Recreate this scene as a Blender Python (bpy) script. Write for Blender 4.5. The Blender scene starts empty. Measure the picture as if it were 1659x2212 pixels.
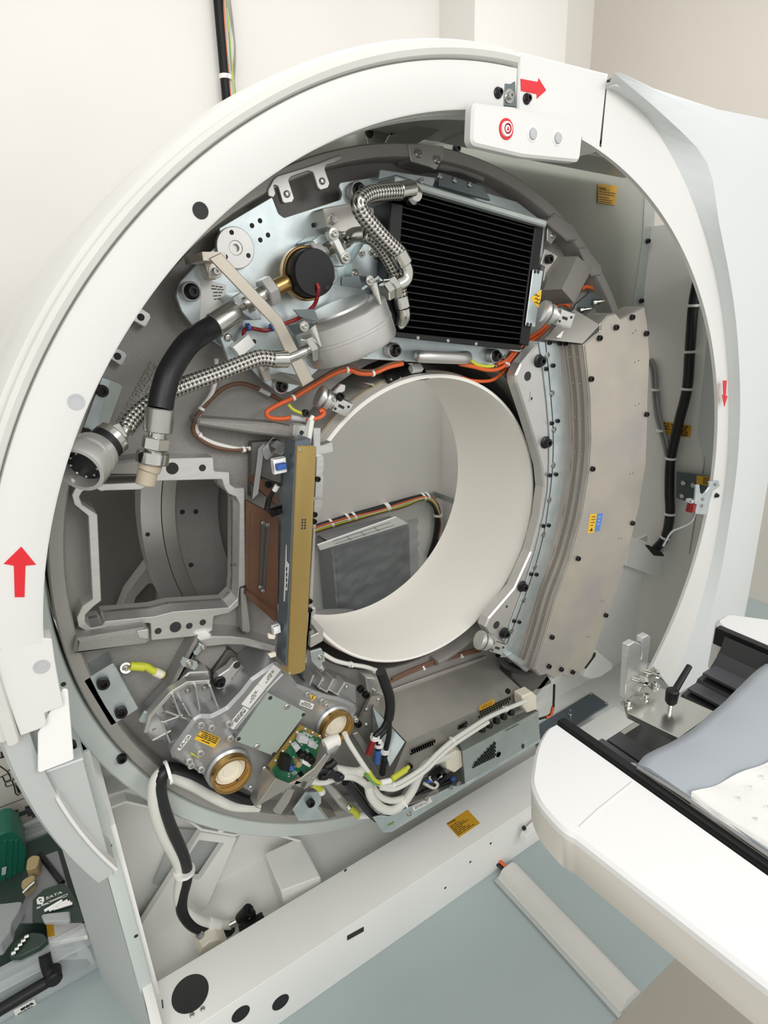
import bpy, bmesh, math, random
from mathutils import Vector, Matrix
from mathutils.geometry import tessellate_polygon
random.seed(7)
C = bpy.context.scene.collection
ZC = 0.97                      # height of the bore axis above the floor
W, H, FPX = 1659, 2212, 1268.9989
YAW, PITCH, ROLL = 0.5614, 0.3526, -0.0431
CAM = Vector((-0.78786, -1.05565, 0.525 + ZC))
cy_, sy_, cp_, sp_ = math.cos(YAW), math.sin(YAW), math.cos(PITCH), math.sin(PITCH)
FWD = Vector((sy_*cp_, cy_*cp_, -sp_)); RT0 = Vector((cy_, -sy_, 0)); UP0 = RT0.cross(FWD)
RT = RT0*math.cos(ROLL) + UP0*math.sin(ROLL); UP = -RT0*math.sin(ROLL) + UP0*math.cos(ROLL)
def ray(p): return FWD + RT*((p[0]-W/2)/FPX) - UP*((p[1]-H/2)/FPX)
# survey helpers: read a point of the place off the photograph once the surface it lies on is known
def crop(x, y, s): return lambda *a: [(x+s*a[i], y+s*a[i+1]) for i in range(0, len(a), 2)]
cA, cB, cC, cD = crop(380,220,.3014), crop(780,220,.3376), crop(80,640,.3737), crop(1000,620,.3972)
cE, cF, cG, cH = crop(100,1360,.4219), crop(560,1340,.4099), crop(0,1440,.3489), crop(1040,1320,.4033)
cI, cJ, cK, cL = crop(900,0,.4575), crop(500,760,.446), crop(0,0,.422), crop(200,1640,.6269)
cM = crop(0,1840,.1682)
PX = crop(0,0,1)
class Fr:
    def __init__(s, o, ex, ey):
        s.o = Vector(o); s.x = Vector(ex).normalized(); s.z = s.x.cross(Vector(ey)).normalized(); s.y = s.z.cross(s.x)
    def p(s, u, v, w=0): return s.o + s.x*u + s.y*v + s.z*w
    def un(s, q, w=0):
        d = ray(q); o = s.o + s.z*w
        t = (o-CAM).dot(s.z)/d.dot(s.z); P = CAM + d*t - s.o
        return (P.dot(s.x), P.dot(s.y))
    def P(s, q, w=0): return s.p(*s.un(q, w), w)
    def off(s, w): return Fr(s.o+s.z*w, s.x, s.y)
def FY(y): return Fr((0,y,0), (1,0,0), (0,0,1))         # upright plane facing the front
def FZ(z): return Fr((0,0,z), (1,0,0), (0,1,0))         # level plane facing up
def FX(x): return Fr((x,0,0), (0,-1,0), (0,0,1))        # upright plane facing -x
def U(q, y): return FY(y).P(q)
def UZ(q, z): return FZ(z).P(q)
# ---------- materials
def srgb(h):
    f = lambda c: c/12.92 if c <= .04045 else ((c+.055)/1.055)**2.4
    return tuple(f(int(h[i:i+2],16)/255) for i in (0,2,4)) + (1,)
MAT = {}
def mat(name, col, rough=.5, metal=0, var=0, vscale=8, bump=0, bscale=60, var2=None, alpha=1, trans=0, emit=0, coat=0, stretch=None, spec=.5):
    m = bpy.data.materials.new(name); m.use_nodes = True; nt = m.node_tree; b = nt.nodes['Principled BSDF']
    c = srgb(col); b.inputs['Base Color'].default_value = c; b.inputs['Roughness'].default_value = rough; b.inputs['Metallic'].default_value = metal
    L = nt.links.new; N = nt.nodes.new
    tc = N('ShaderNodeTexCoord'); src = tc.outputs['Object']
    if stretch:
        mp = N('ShaderNodeMapping'); mp.inputs['Scale'].default_value = stretch; L(src, mp.inputs[0]); src = mp.outputs[0]
    if var:
        n = N('ShaderNodeTexNoise'); n.inputs['Scale'].default_value = vscale; n.inputs['Detail'].default_value = 5; L(src, n.inputs['Vector'])
        r = N('ShaderNodeValToRGB'); r.color_ramp.elements[0].position = .3; r.color_ramp.elements[1].position = .7
        c2 = srgb(var2) if var2 else tuple(x*(1-var) for x in c[:3])+(1,)
        r.color_ramp.elements[0].color = c2; r.color_ramp.elements[1].color = c if var2 else tuple(min(1,x*(1+var*.5)) for x in c[:3])+(1,)
        L(n.outputs[0], r.inputs[0]); L(r.outputs[0], b.inputs['Base Color'])
    if bump:
        n = N('ShaderNodeTexNoise'); n.inputs['Scale'].default_value = bscale; n.inputs['Detail'].default_value = 4; L(src, n.inputs['Vector'])
        u = N('ShaderNodeBump'); u.inputs['Strength'].default_value = bump; u.inputs['Distance'].default_value = .002
        L(n.outputs[0], u.inputs['Height']); L(u.outputs[0], b.inputs['Normal'])
    b.inputs['Alpha'].default_value = alpha; b.inputs['Transmission Weight'].default_value = trans
    b.inputs['Coat Weight'].default_value = coat; b.inputs['Specular IOR Level'].default_value = spec
    if emit: b.inputs['Emission Color'].default_value = c; b.inputs['Emission Strength'].default_value = emit
    MAT[name] = m; return m
mat('wall', 'E7E4DE', .8, var=.03, vscale=2)
mat('column', 'E6E3DD', .8, var=.03, vscale=2)
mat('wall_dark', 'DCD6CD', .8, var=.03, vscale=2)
mat('floor_blue', 'A9B6B6', .45, var=.06, vscale=3, bump=.05, bscale=30)
mat('floor_beige', 'ABA59B', .5, var=.06, vscale=4)
mat('cover', 'DEDEDB', .38, var=.02, vscale=3)
mat('cover_edge', 'D9D8D2', .42, var=.05, vscale=6)
mat('cover_grey', 'B9BDBB', .5)
mat('cover_cool', 'D6DADA', .42)
mat('frame_white', 'F1F1ED', .42, var=.03, vscale=5)
mat('frame_green', 'C4CCC8', .4, var=.05)
mat('inner_panel', 'E6E4DE', .55)
mat('olive_panel', 'A6A89E', .5, .2, var=.06, vscale=3)
mat('galv_strip', 'B8C0BC', .4, .6, var=.1, vscale=20)
mat('casting', '9A9793', .62, .3, var=.12, vscale=5, bump=.55, bscale=160)
mat('rim_metal', 'ABA8A3', .5, .45, var=.08, vscale=6, bump=.25, bscale=140)
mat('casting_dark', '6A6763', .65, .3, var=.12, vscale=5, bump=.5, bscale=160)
mat('void', '2E2E2E', .8)
mat('machined', 'D6D6D3', .32, .75, var=.08, vscale=30, stretch=(1,1,8))
mat('alu', 'CBCAC7', .36, .75, var=.06, vscale=12)
mat('zinc', 'D0D9DA', .33, .75, var=.14, vscale=26, var2='B9C6C9')
mat('zinc_dark', '6D7677', .35, .7, var=.1, vscale=20)
mat('galv', 'C2BFB7', .38, .7, var=.1, vscale=7, var2='AEABA4')
mat('detector', 'BDB6A7', .42, .45, var=.12, vscale=7, var2='A8A3A0')
mat('bar', 'BDB5A8', .35, .75)
mat('steel', 'BBBAB4', .22, .9)
mat('chrome', 'CFCFC8', .14, 1)
mat('bolt_black', '1B1B1C', .38, .3)
mat('rubber', '161618', .45, spec=.4, bump=.1, bscale=90)
mat('black_plastic', '141415', .45, spec=.35)
mat('fin', '030304', .9, spec=0)
mat('fin_tube', '303032', .5, spec=.2)
mat('gold', 'B99F62', .36, .65, var=.14, vscale=9, stretch=(1,1,.4))
mat('brass', 'B3925A', .25, .85)
mat('tube_metal', 'A9AAAA', .36, .65, var=.1, vscale=9, bump=.1, bscale=90)
mat('ivory', 'F0EDE6', .38)
mat('ivory_dark', 'A09681', .5)
mat('white', 'F1F1EE', .45)
mat('ceramic', 'EBE4D2', .35)
mat('sticker_white', 'E2E1DD', .5)
mat('sticker_yellow', 'E3B52C', .5)
mat('sticker_amber', 'D9A52B', .5, var=.05, vscale=30)
mat('sticker_blue', '4F83CC', .5)
mat('print', '3A3016', .6)
mat('print_black', '1E1E1E', .6)
mat('red', 'D8212C', .45)
mat('red_dark', '8A1A1E', .45)
mat('orange', 'D9602B', .42)
mat('brown', '6A4A38', .45)
mat('copper_box', '70503F', .45, .35, var=.2, vscale=8)
mat('cable_white', 'E3E2DA', .42)
mat('cable_grey', '8F9090', .45)
mat('cable_black', '17171A', .42)
mat('cable_yg', 'C9CE3D', .42)
mat('cable_green', '6FA04F', .42)
mat('cable_blue', '3C64B0', .42)
mat('pcb', '1F6B4A', .4, var=.2, vscale=60)
mat('pcb_gold', 'A98F4E', .4, .5)
mat('green_plastic', '0E5B47', .45, var=.15, vscale=12)
mat('green_dark', '24382F', .5)
mat('tan', '9C8A63', .6)
mat('carbon', '2A2A2D', .38, coat=.3)
mat('carbon_grey', '55565A', .4, bump=.3, bscale=300)
mat('mattress', 'A2A8AF', .5, bump=.08, bscale=40)
mat('paper', 'DEDDD9', .8, bump=.35, bscale=70)
mat('foam', '6B665E', .8)
mat('band', '93897E', .45, .4)
mat('table_white', 'E2E2E1', .4)
mat('table_side', 'D8D4CB', .5)
mat('clear_bin', 'DDE3E5', .2, alpha=.3)
mat('bag', 'C3C6C8', .28, alpha=.55, bump=.9, bscale=25)
mat('bag_grey', 'A4A7A9', .25, alpha=.6, bump=1, bscale=9)
mat('chiller', '75777A', .5)
mat('carton', 'BDB9B0', .7)
mat('lens_white', 'F4F4F2', .25)
mat('lens_grey', 'B8B9BB', .3)
mat('peek', 'B4A894', .4)
mat('cover_plate', '9FAAA2', .45, .15, var=.03)
mat('steel_blue', '6E7880', .4, .7, var=.1, vscale=10)
mat('lamp', 'FFFFFF', .5, emit=9)
def braid():
    m = bpy.data.materials.new('braid'); m.use_nodes = True; nt = m.node_tree; b = nt.nodes['Principled BSDF']
    N = nt.nodes.new; L = nt.links.new
    uv = N('ShaderNodeUVMap'); sp = N('ShaderNodeSeparateXYZ'); L(uv.outputs[0], sp.inputs[0])
    def mth(op, a, bb):
        n = N('ShaderNodeMath'); n.operation = op
        for i, v in enumerate((a, bb)):
            if v is None: continue
            if isinstance(v, (int, float)): n.inputs[i].default_value = v
            else: L(v, n.inputs[i])
        return n.outputs[0]
    u = mth('MULTIPLY', sp.outputs[0], 2*math.pi*5); v = mth('MULTIPLY', sp.outputs[1], 2*math.pi*72)
    a = mth('SINE', mth('ADD', u, v), None); c = mth('SINE', mth('SUBTRACT', u, v), None)
    pr = mth('MULTIPLY', a, c); h = mth('MULTIPLY_ADD', pr, .5); nt.nodes[-1].inputs[2].default_value = .5
    fine = mth('SINE', mth('MULTIPLY', mth('ADD', u, v), 4), None)
    hh = mth('ADD', h, mth('MULTIPLY', fine, .1))
    r = N('ShaderNodeValToRGB'); r.color_ramp.elements[0].color = srgb('4A4843'); r.color_ramp.elements[1].color = srgb('C9C6BE')
    r.color_ramp.elements[0].position = .18; r.color_ramp.elements[1].position = .6
    L(h, r.inputs[0]); L(r.outputs[0], b.inputs['Base Color']); b.inputs['Metallic'].default_value = .8; b.inputs['Roughness'].default_value = .3
    bp = N('ShaderNodeBump'); bp.inputs['Strength'].default_value = .8; bp.inputs['Distance'].default_value = .002
    L(hh, bp.inputs['Height']); L(bp.outputs[0], b.inputs['Normal']); MAT['braid'] = m
braid()
# ---------- geometry
def ang_sharp(me, a=32):
    for p in me.polygons: p.use_smooth = True
    me.set_sharp_from_angle(angle=math.radians(a))
def loc_of(par):
    while par.parent: par = par.parent
    return par.location.copy()
def link(name, bm, m, par=None, sharp=32, origin=None):
    bmesh.ops.recalc_face_normals(bm, faces=bm.faces)
    me = bpy.data.meshes.new(name)
    if par: o0 = loc_of(par)
    else:
        xs = [v.co for v in bm.verts]; lo = [min(c[i] for c in xs) for i in range(3)]; hi = [max(c[i] for c in xs) for i in range(3)]
        o0 = Vector(origin) if origin else Vector(((lo[0]+hi[0])/2, (lo[1]+hi[1])/2, lo[2]))
    bmesh.ops.translate(bm, vec=-o0, verts=bm.verts)
    bm.to_mesh(me); bm.free(); ang_sharp(me, sharp)
    me.materials.append(MAT[m])
    ob = bpy.data.objects.new(name, me); C.objects.link(ob)
    if par: ob.parent = par
    else: ob.location = o0
    return ob
def tag(o, label, cat, group=None, kind=None):
    o['label'] = label; o['category'] = cat
    if group: o['group'] = group
    if kind: o['kind'] = kind
    return o
def struct(name, bm, m):
    o = link(name, bm, m); o['kind'] = 'structure'; return o
def thing(name, label, cat, loc, group=None):
    o = bpy.data.objects.new(name, None); o.empty_display_size = .05; C.objects.link(o); o.location = loc
    return tag(o, label, cat, group)
def lab(o, label): o['label'] = label; return o
def BM(): return bmesh.new()
def box(bm, F, u0, u1, v0, v1, w0, w1, bev=0):
    vs = [bm.verts.new(F.p(u, v, w)) for w in (w0, w1) for v in (v0, v1) for u in (u0, u1)]
    fs = [bm.faces.new([vs[i] for i in q]) for q in ((0,1,3,2),(4,5,7,6),(0,1,5,4),(2,3,7,6),(0,2,6,4),(1,3,7,5))]
    if bev:
        es = list({e for f in fs for e in f.edges})
        bmesh.ops.bevel(bm, geom=es, offset=bev, segments=2, affect='EDGES', profile=.5)
WORLD = Fr((0,0,0), (1,0,0), (0,1,0))
def wbox(bm, x0, x1, y0, y1, z0, z1, bev=0): box(bm, WORLD, x0, x1, y0, y1, z0, z1, bev)
def rnd(pts, r, n=4):
    out = []; k = len(pts)
    for i in range(k):
        rr = r[i] if isinstance(r, (list, tuple)) else r
        a, b, c = Vector(pts[i-1]), Vector(pts[i]), Vector(pts[(i+1) % k])
        d1, d2 = a-b, c-b; l1, l2 = d1.length, d2.length
        if rr <= 0 or l1 < 1e-6 or l2 < 1e-6: out.append(tuple(b)); continue
        d1 /= l1; d2 /= l2; th = d1.angle(d2, math.pi)
        if th > 2.9: out.append(tuple(b)); continue
        t = min(rr/math.tan(th/2), l1*.45, l2*.45)
        p, q = b+d1*t, b+d2*t
        for j in range(n+1):
            s = j/n; out.append(tuple(p*(1-s)**2 + b*2*s*(1-s) + q*s*s))
    return out
def area2(p): return sum(p[i-1][0]*p[i][1]-p[i][0]*p[i-1][1] for i in range(len(p)))
def inset(p, d):
    if area2(p) < 0: d = -d
    out = []; n = len(p)
    for i in range(n):
        a, b, c = Vector(p[i-1]), Vector(p[i]), Vector(p[(i+1) % n])
        e1, e2 = (b-a), (c-b)
        if e1.length < 1e-9 or e2.length < 1e-9: out.append(p[i]); continue
        e1.normalize(); e2.normalize()
        n1, n2 = Vector((-e1.y, e1.x)), Vector((-e2.y, e2.x)); m = n1+n2
        if m.length < 1e-6: m = n1
        m.normalize(); k = max(.4, m.dot(n1)); q = b + m*(d/k); out.append((q.x, q.y))
    return out
def ext(bm, F, outer, depth, holes=(), bev=0, w=0, back=True):
    """extrude a flat outline (with holes) of the plane F backwards by depth, front edges chamfered"""
    loops = [list(outer)] + [list(h) for h in holes]
    if area2(loops[0]) < 0: loops[0].reverse()
    fl = [inset(L, bev if i == 0 else -bev) if bev else L for i, L in enumerate(loops)]
    tri = tessellate_polygon([[Vector((x, y, 0)) for x, y in L] for L in fl])
    fr, mid, bk = [], [], []
    for L, G in zip(fl, loops):
        a = [bm.verts.new(F.p(x, y, w)) for x, y in L]
        m = [bm.verts.new(F.p(x, y, w-bev)) for x, y in G] if bev else a
        b = [bm.verts.new(F.p(x, y, w-depth)) for x, y in G]
        n = len(a)
        for i in range(n):
            j = (i+1) % n
            if bev: bm.faces.new((a[i], a[j], m[j], m[i]))
            bm.faces.new((m[i], m[j], b[j], b[i]))
        fr += a; bk += b
    for t in tri:
        try:
            bm.faces.new([fr[i] for i in t])
            if back: bm.faces.new([bk[i] for i in reversed(t)])
        except ValueError: pass
def solid(bm, th):
    bm.normal_update(); bmesh.ops.recalc_face_normals(bm, faces=bm.faces); bmesh.ops.solidify(bm, geom=bm.faces[:], thickness=th)
def circ(c, r, n=24, a0=0): return [(c[0]+r*math.cos(a0+2*math.pi*i/n), c[1]+r*math.sin(a0+2*math.pi*i/n)) for i in range(n)]
def arcp(r, a0, a1, n, c=(0, ZC)): return [(c[0]+r*math.cos(math.radians(a0+(a1-a0)*i/n)), c[1]+r*math.sin(math.radians(a0+(a1-a0)*i/n))) for i in range(n+1)]
def ann(r0, r1, a0, a1, n=64, c=(0, ZC)): return arcp(r1, a0, a1, n, c) + arcp(r0, a1, a0, n, c)
def uns(F, px, w=0): return [F.un(q, w) for q in px]
def plate(name, F, px, depth, m, par=None, r=.004, bev=.0012, holes=(), hr=.004, w=0):
    bm = BM(); o = uns(F, px, w)
    if r: o = rnd(o, r)
    hs = []
    for h in holes:
        if isinstance(h[0], tuple) and len(h) > 2: hs.append(rnd(uns(F, h, w), hr) if hr else uns(F, h, w))
        else: hs.append(circ(F.un(h[0], w), h[1]))
    ext(bm, F, o, depth, hs, bev, w); return link(name, bm, m, par)
def basis(d):
    d = Vector(d).normalized(); a = Vector((0,0,1)) if abs(d.z) < .9 else Vector((1,0,0))
    x = d.cross(a).normalized(); return x, d.cross(x).normalized(), d
def lathe(bm, p, d, prof, n=24):
    """prof: (radius, distance along d)"""
    x, y, d = basis(d); p = Vector(p); rings = []
    for r, t in prof:
        if r <= 1e-6: rings.append([bm.verts.new(p+d*t)])
        else: rings.append([bm.verts.new(p+d*t+(x*math.cos(2*math.pi*i/n)+y*math.sin(2*math.pi*i/n))*r) for i in range(n)])
    for A, B in zip(rings, rings[1:]):
        for i in range(n):
            j = (i+1) % n
            if len(A) == 1 and len(B) == 1: continue
            if len(A) == 1: bm.faces.new((A[0], B[i], B[j]))
            elif len(B) == 1: bm.faces.new((A[i], A[j], B[0]))
            else: bm.faces.new((A[i], A[j], B[j], B[i]))
    for R_ in (rings[0], rings[-1]):
        if len(R_) > 2: bm.faces.new(R_)
def cyl(bm, a, b, r0, r1=None, n=20, bev=0):
    a, b = Vector(a), Vector(b); L = (b-a).length; r1 = r0 if r1 is None else r1
    lathe(bm, a, b-a, [(r0-bev, 0), (r0, bev), (r1, L-bev), (r1-bev, L)] if bev else [(r0, 0), (r1, L)], n)
def spline(pts, n=8):
    P = [Vector(p) for p in pts]; P = [P[0]*2-P[1]] + P + [P[-1]*2-P[-2]]; out = []
    for i in range(1, len(P)-2):
        a, b, c, d = P[i-1:i+3]
        for k in range(n):
            t = k/n; out.append(.5*((2*b)+(c-a)*t+(2*a-5*b+4*c-d)*t*t+(3*b-a-3*c+d)*t**3))
    out.append(P[-2].copy()); return out
def tube(bm, pts, r, n=12, sm=8, uv=False):
    P = spline(pts, sm) if sm else [Vector(p) for p in pts]
    rr = r if callable(r) else (lambda t: r)
    T = [(P[min(i+1, len(P)-1)]-P[max(i-1, 0)]).normalized() for i in range(len(P))]
    x = basis(T[0])[0]; rings = []; dist = 0; ds = []
    for i, (p, t) in enumerate(zip(P, T)):
        x = (x - t*x.dot(t)).normalized(); y = t.cross(x)
        if i: dist += (p-P[i-1]).length
        ds.append(dist); q = rr(i/(len(P)-1))
        rings.append([bm.verts.new(p+(x*math.cos(2*math.pi*k/n)+y*math.sin(2*math.pi*k/n))*q) for k in range(n)])
    lay = bm.loops.layers.uv.verify() if uv else None
    for i in range(len(rings)-1):
        for k in range(n):
            j = (k+1) % n; f = bm.faces.new((rings[i][k], rings[i][j], rings[i+1][j], rings[i+1][k]))
            if uv:
                for l, c in zip(f.loops, ((k/n, ds[i]), ((k+1)/n, ds[i]), ((k+1)/n, ds[i+1]), (k/n, ds[i+1]))): l[lay].uv = c
    bm.faces.new(rings[0]); bm.faces.new(rings[-1])
def hexn(bm, a, b, r, bev=.0015, n=6):
    cyl(bm, a, b, r, n=n, bev=bev)
def tubeo(name, pts, r, m, par=None, n=10, sm=8, uv=False):
    bm = BM(); tube(bm, pts, r, n, sm, uv); return link(name, bm, m, par, 45)
# ---------- bolts (shared meshes, one object each)
BOLT = {}
def bolt_mesh(kind):
    if kind in BOLT: return BOLT[kind]
    bm = BM(); Z = (0,0,1); O = (0,0,0)
    m = {'sock':'bolt_black', 'flange':'bolt_black', 'pan':'steel', 'hole':'void', 'hex':'steel', 'washer':'steel', 'boss':'alu', 'stud':'chrome'}[kind]
    if kind == 'sock':   # socket cap screw
        lathe(bm, O, Z, [(1,0),(1,1.0),(.9,1.15),(.52,1.15),(.5,.6),(0,.6)], 16)
    elif kind == 'flange':  # large black flanged hex-socket bolt
        lathe(bm, O, Z, [(1.25,0),(1.25,.25),(.9,.45),(.86,1.1),(.76,1.25),(.42,1.25),(.4,.7),(0,.7)], 18)
    elif kind == 'pan': lathe(bm, O, Z, [(1,0),(.95,.35),(.7,.6),(.4,.65),(.35,.4),(0,.4)], 14)
    elif kind == 'hole': lathe(bm, O, Z, [(1,0),(1,.06),(0,.06)], 18)
    elif kind == 'hex': lathe(bm, O, Z, [(1.1,0),(1.1,.2),(.9,.22),(.9,.8),(.8,.9),(0,.9)], 6)
    elif kind == 'washer': lathe(bm, O, Z, [(1.3,0),(1.3,.2),(.75,.22),(.7,.9),(.6,1),(.32,1),(.3,.5),(0,.5)], 16)
    elif kind == 'boss': lathe(bm, O, Z, [(1.2,0),(1,.3),(.95,1.6),(.85,1.7),(.45,1.7),(.42,.8),(0,.8)], 16)
    elif kind == 'stud': lathe(bm, O, Z, [(1.5,0),(1.5,1.2),(.7,1.2),(.7,5),(.6,5.2),(0,5.2)], 12)
    me = bpy.data.meshes.new('bolt_'+kind); bmesh.ops.recalc_face_normals(bm, faces=bm.faces); bm.to_mesh(me); bm.free(); ang_sharp(me); me.materials.append(MAT[m])
    BOLT[kind] = me; return me
def bolt(par, P, d, kind='sock', s=.006, name=None):
    o = bpy.data.objects.new(name or {'hole':'hole','boss':'boss','stud':'stud','pan':'screw','washer':'screw'}.get(kind, 'bolt'), bolt_mesh(kind)); C.objects.link(o)
    x, y, z = basis(d); R_ = Matrix((x, y, z)).transposed().to_4x4()
    o.parent = par; o.matrix_local = Matrix.Translation(Vector(P)-loc_of(par)) @ R_ @ Matrix.Diagonal((s, s, s, 1)); return o
def bolts(par, F, px, kind='sock', s=.006, w=0, name=None):
    for q in px: bolt(par, F.P(q, w), F.z, kind, s, name)
# ---------- lettering and printed marks
def text(par, s, F, a, b, m='print_black', w=.0008, name='lettering', hs=1.0, depth=.0004):
    """s runs from plane point a to plane point b (photo points on F)"""
    cu = bpy.data.curves.new('t', 'FONT'); cu.body = s; cu.extrude = 0; ob = bpy.data.objects.new('t', cu); C.objects.link(ob)
    dg = bpy.context.evaluated_depsgraph_get(); me = bpy.data.meshes.new_from_object(ob.evaluated_get(dg)); bpy.data.objects.remove(ob); bpy.data.curves.remove(cu)
    xs = [v.co.x for v in me.vertices]; x0, x1 = min(xs), max(xs)
    A, B = Vector(F.un(a, w)), Vector(F.un(b, w)); d = (B-A); L = d.length; d /= L; n = Vector((-d.y, d.x)); k = L/(x1-x0)
    bm = BM(); bm.from_mesh(me); bpy.data.meshes.remove(me)
    for v in bm.verts:
        q = A + d*((v.co.x-x0)*k) + n*(v.co.y*k*hs); v.co = F.p(q.x, q.y, w)
    r = bmesh.ops.extrude_face_region(bm, geom=bm.faces[:])
    bmesh.ops.translate(bm, vec=-F.z*depth, verts=[g for g in r['geom'] if isinstance(g, bmesh.types.BMVert)])
    return link(name, bm, m, par)
def rule(bm, F, a, b, th, w=.0006):
    A, B = Vector(F.un(a, w)), Vector(F.un(b, w)); d = (B-A).normalized(); n = Vector((-d.y, d.x))*th/2
    ext(bm, F, [tuple(A-n), tuple(B-n), tuple(B+n), tuple(A+n)], .0003, w=w)
def sticker(name, F, q, m, par, lines=(), th=.0014, pm='print', w=.0006, label=None, r=.001):
    """q: four photo corners (top-left, top-right, bottom-right, bottom-left of the print); lines: (v, u0, u1)"""
    o = plate(name, F, q, .0005, m, par, r, 0, w=w)
    if label: o['label'] = label
    if lines:
        bm = BM()
        mix = lambda u, v: tuple((q[0][k]*(1-u)+q[1][k]*u)*(1-v)+(q[3][k]*(1-u)+q[2][k]*u)*v for k in (0,1))
        for v, u0, u1 in lines:
            u = u0
            while u < u1-.02:
                e = min(u1, u+random.uniform(.1,.24)); rule(bm, F, mix(u, v), mix(e, v), th, w+.0005); u = e+.03
        link('print', bm, pm, o)
    return o
def pxr(q, y, n): return (U(q, y)-U((q[0], q[1]+n), y)).length
def sub(a, b, t): return (a[0]+(b[0]-a[0])*t, a[1]+(b[1]-a[1])*t)
def tie(par, P, d, r, m='white', wd=.004):
    """cable tie: a band round a cable at P running along d, with its head"""
    bm = BM(); x, y, d = basis(d); lathe(bm, Vector(P)-d*wd/2, d, [(r,0),(r+.0014,0),(r+.0014,wd),(r,wd)], 14)
    h = Fr(Vector(P)+x*(r+.002), x, y); box(bm, h, -.002, .003, -.003, .003, -.003, .003, .0006)
    return link('cable_tie', bm, m, par)
# ---------- camera, view, light
cam = bpy.data.cameras.new('camera'); co = bpy.data.objects.new('camera', cam); C.objects.link(co)
cam.sensor_fit = 'VERTICAL'; cam.sensor_height = 24; cam.lens = FPX*24/H; cam.clip_start = .02
co.matrix_world = Matrix((RT, UP, -FWD)).transposed().to_4x4(); co.location = CAM
sc = bpy.context.scene; sc.camera = co
sc.view_settings.view_transform = 'Standard'; sc.view_settings.look = 'None'; sc.view_settings.gamma = 1; sc.view_settings.exposure = 0.0
sc.view_settings.use_curve_mapping = False
wd = bpy.data.worlds.new('room_light'); sc.world = wd; wd.use_nodes = True
wd.node_tree.nodes['Background'].inputs[0].default_value = (1, .992, .972, 1); wd.node_tree.nodes['Background'].inputs[1].default_value = .8
def area(name, loc, size, power, rot=(0,0,0), col=(1,.992,.97)):
    l = bpy.data.lights.new(name, 'AREA'); l.shape = 'RECTANGLE'; l.size, l.size_y = size; l.energy = power; l.color = col
    o = bpy.data.objects.new(name, l); C.objects.link(o); o.location = loc; o.rotation_euler = rot; return o
area('ceiling_lamp', (-1.5,-3.1,2.8), (1.5,1.2), 47, (.75,0,-.2))
area('ceiling_lamp', (.9,-3.1,2.8), (1.5,1.2), 40, (.75,0,.15))
area('ceiling_lamp', (.2,.35,2.9), (2.6,.5), 16)
# ---------- the room
YW = 1.4
b = BM(); wbox(b, -2.6, 2.3, -.613, YW+.1, -.05, 0); struct('floor', b, 'floor_blue')
b = BM(); wbox(b, -2.6, 2.3, -3, -.613, -.05, .0005); struct('floor_front', b, 'floor_beige')
b = BM(); wbox(b, -2.6, 2.3, YW, YW+.1, 0, 3); struct('wall_back', b, 'wall')
xc = U((949,40), YW).x; yc = 1.17; xc2 = U((1222,100), yc).x; xr = U((1278,100), YW).x
b = BM(); wbox(b, xc, xc2, yc, YW+.02, 0, 3); struct('wall_column', b, 'column')
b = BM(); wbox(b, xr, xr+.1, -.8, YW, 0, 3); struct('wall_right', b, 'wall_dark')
b = BM(); wbox(b, -2.7, -2.6, -.8, YW, 0, 3); struct('wall_left', b, 'wall')
# ---------- gantry cover, left arc
CC = (.02, ZC-.043)            # centre of the cover opening
YC = -.205
F = FY(YC)
def arc_sweep(name, prof, a0, a1, m, par, n=72, c=CC, rf=None):
    """prof: closed list of (radius, y)"""
    bm = BM(); rings = []
    for i in range(n+1):
        a = math.radians(a0+(a1-a0)*i/n); rings.append([bm.verts.new((c[0]+r*math.cos(a), y, c[1]+r*math.sin(a))) for r, y in ([(q+rf(math.degrees(a)) if q > .9 else q, y) for q, y in prof] if rf else prof)])
    k = len(prof)
    for A, B in zip(rings, rings[1:]):
        for i in range(k): bm.faces.new((A[i], A[(i+1) % k], B[(i+1) % k], B[i]))
    bm.faces.new(rings[0]); bm.faces.new(rings[-1])
    return link(name, bm, m, par, 40)
def ang(px, y=YC, c=CC):
    P = U(px, y); return math.degrees(math.atan2(P.z-c[1], P.x-c[0]))
RI = .847
def taper(a): s = min(1, max(0, (a-160)/20)); return -.021*s*s*(3-2*s)      # the arc draws in towards its lower end
a_top = ang((1116,170)); a_bot = ang((48,1592), YC) % 360
t = thing('gantry_cover', 'white curved gantry cover arc with a red upward arrow, left of the bore', 'cover', (-.8, YC, .6), 'white gantry covers')
arc_sweep('front_shell', [(RI,YC+.03),(RI,YC+.002),(RI+.003,YC),(.912,YC),(.914,YC+.004),(.914,YC+.03)], a_top, ang((112,1385)) % 360, 'cover', t, rf=taper)
arc_sweep('outer_bead', [(.9145,YC+.004),(.917,YC-.008),(.924,YC-.012),(.930,YC-.008),(.9315,YC+.004),(.938,YC+.004),(.945,YC+.02),(.950,YC+.06),(.950,YC+.42),(.9145,YC+.42)], a_top+.25, a_bot, 'cover_edge', t, rf=taper)
arc_sweep('inner_flange', [(RI-.0005,YC+.028),(RI+.008,YC+.028),(RI+.008,YC+.06),(RI-.0005,YC+.06)], a_top, a_bot, 'cover', t)
A = plate('arrow', F, PX(32,1290, 30,1222, 8,1218, 46,1181, 78,1220, 55,1222, 53,1290), .001, 'red', t, 0, 0, w=.001); lab(A, 'red upward arrow sticker')
for q in ((433,455),(165,868),(90,1440)):
    bm = BM(); P = F.P(q); lathe(bm, P+Vector((0,.002,0)), (0,-1,0), [(.0105,0),(.0105,.0028),(.0075,.0028),(.007,.0022),(0,.0024)], 24); link('hole_plug', bm, 'lens_grey' if q[1] > 500 else 'void', t)
bolts(t, F, PX(1075,201), 'flange', .0068)
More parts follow.
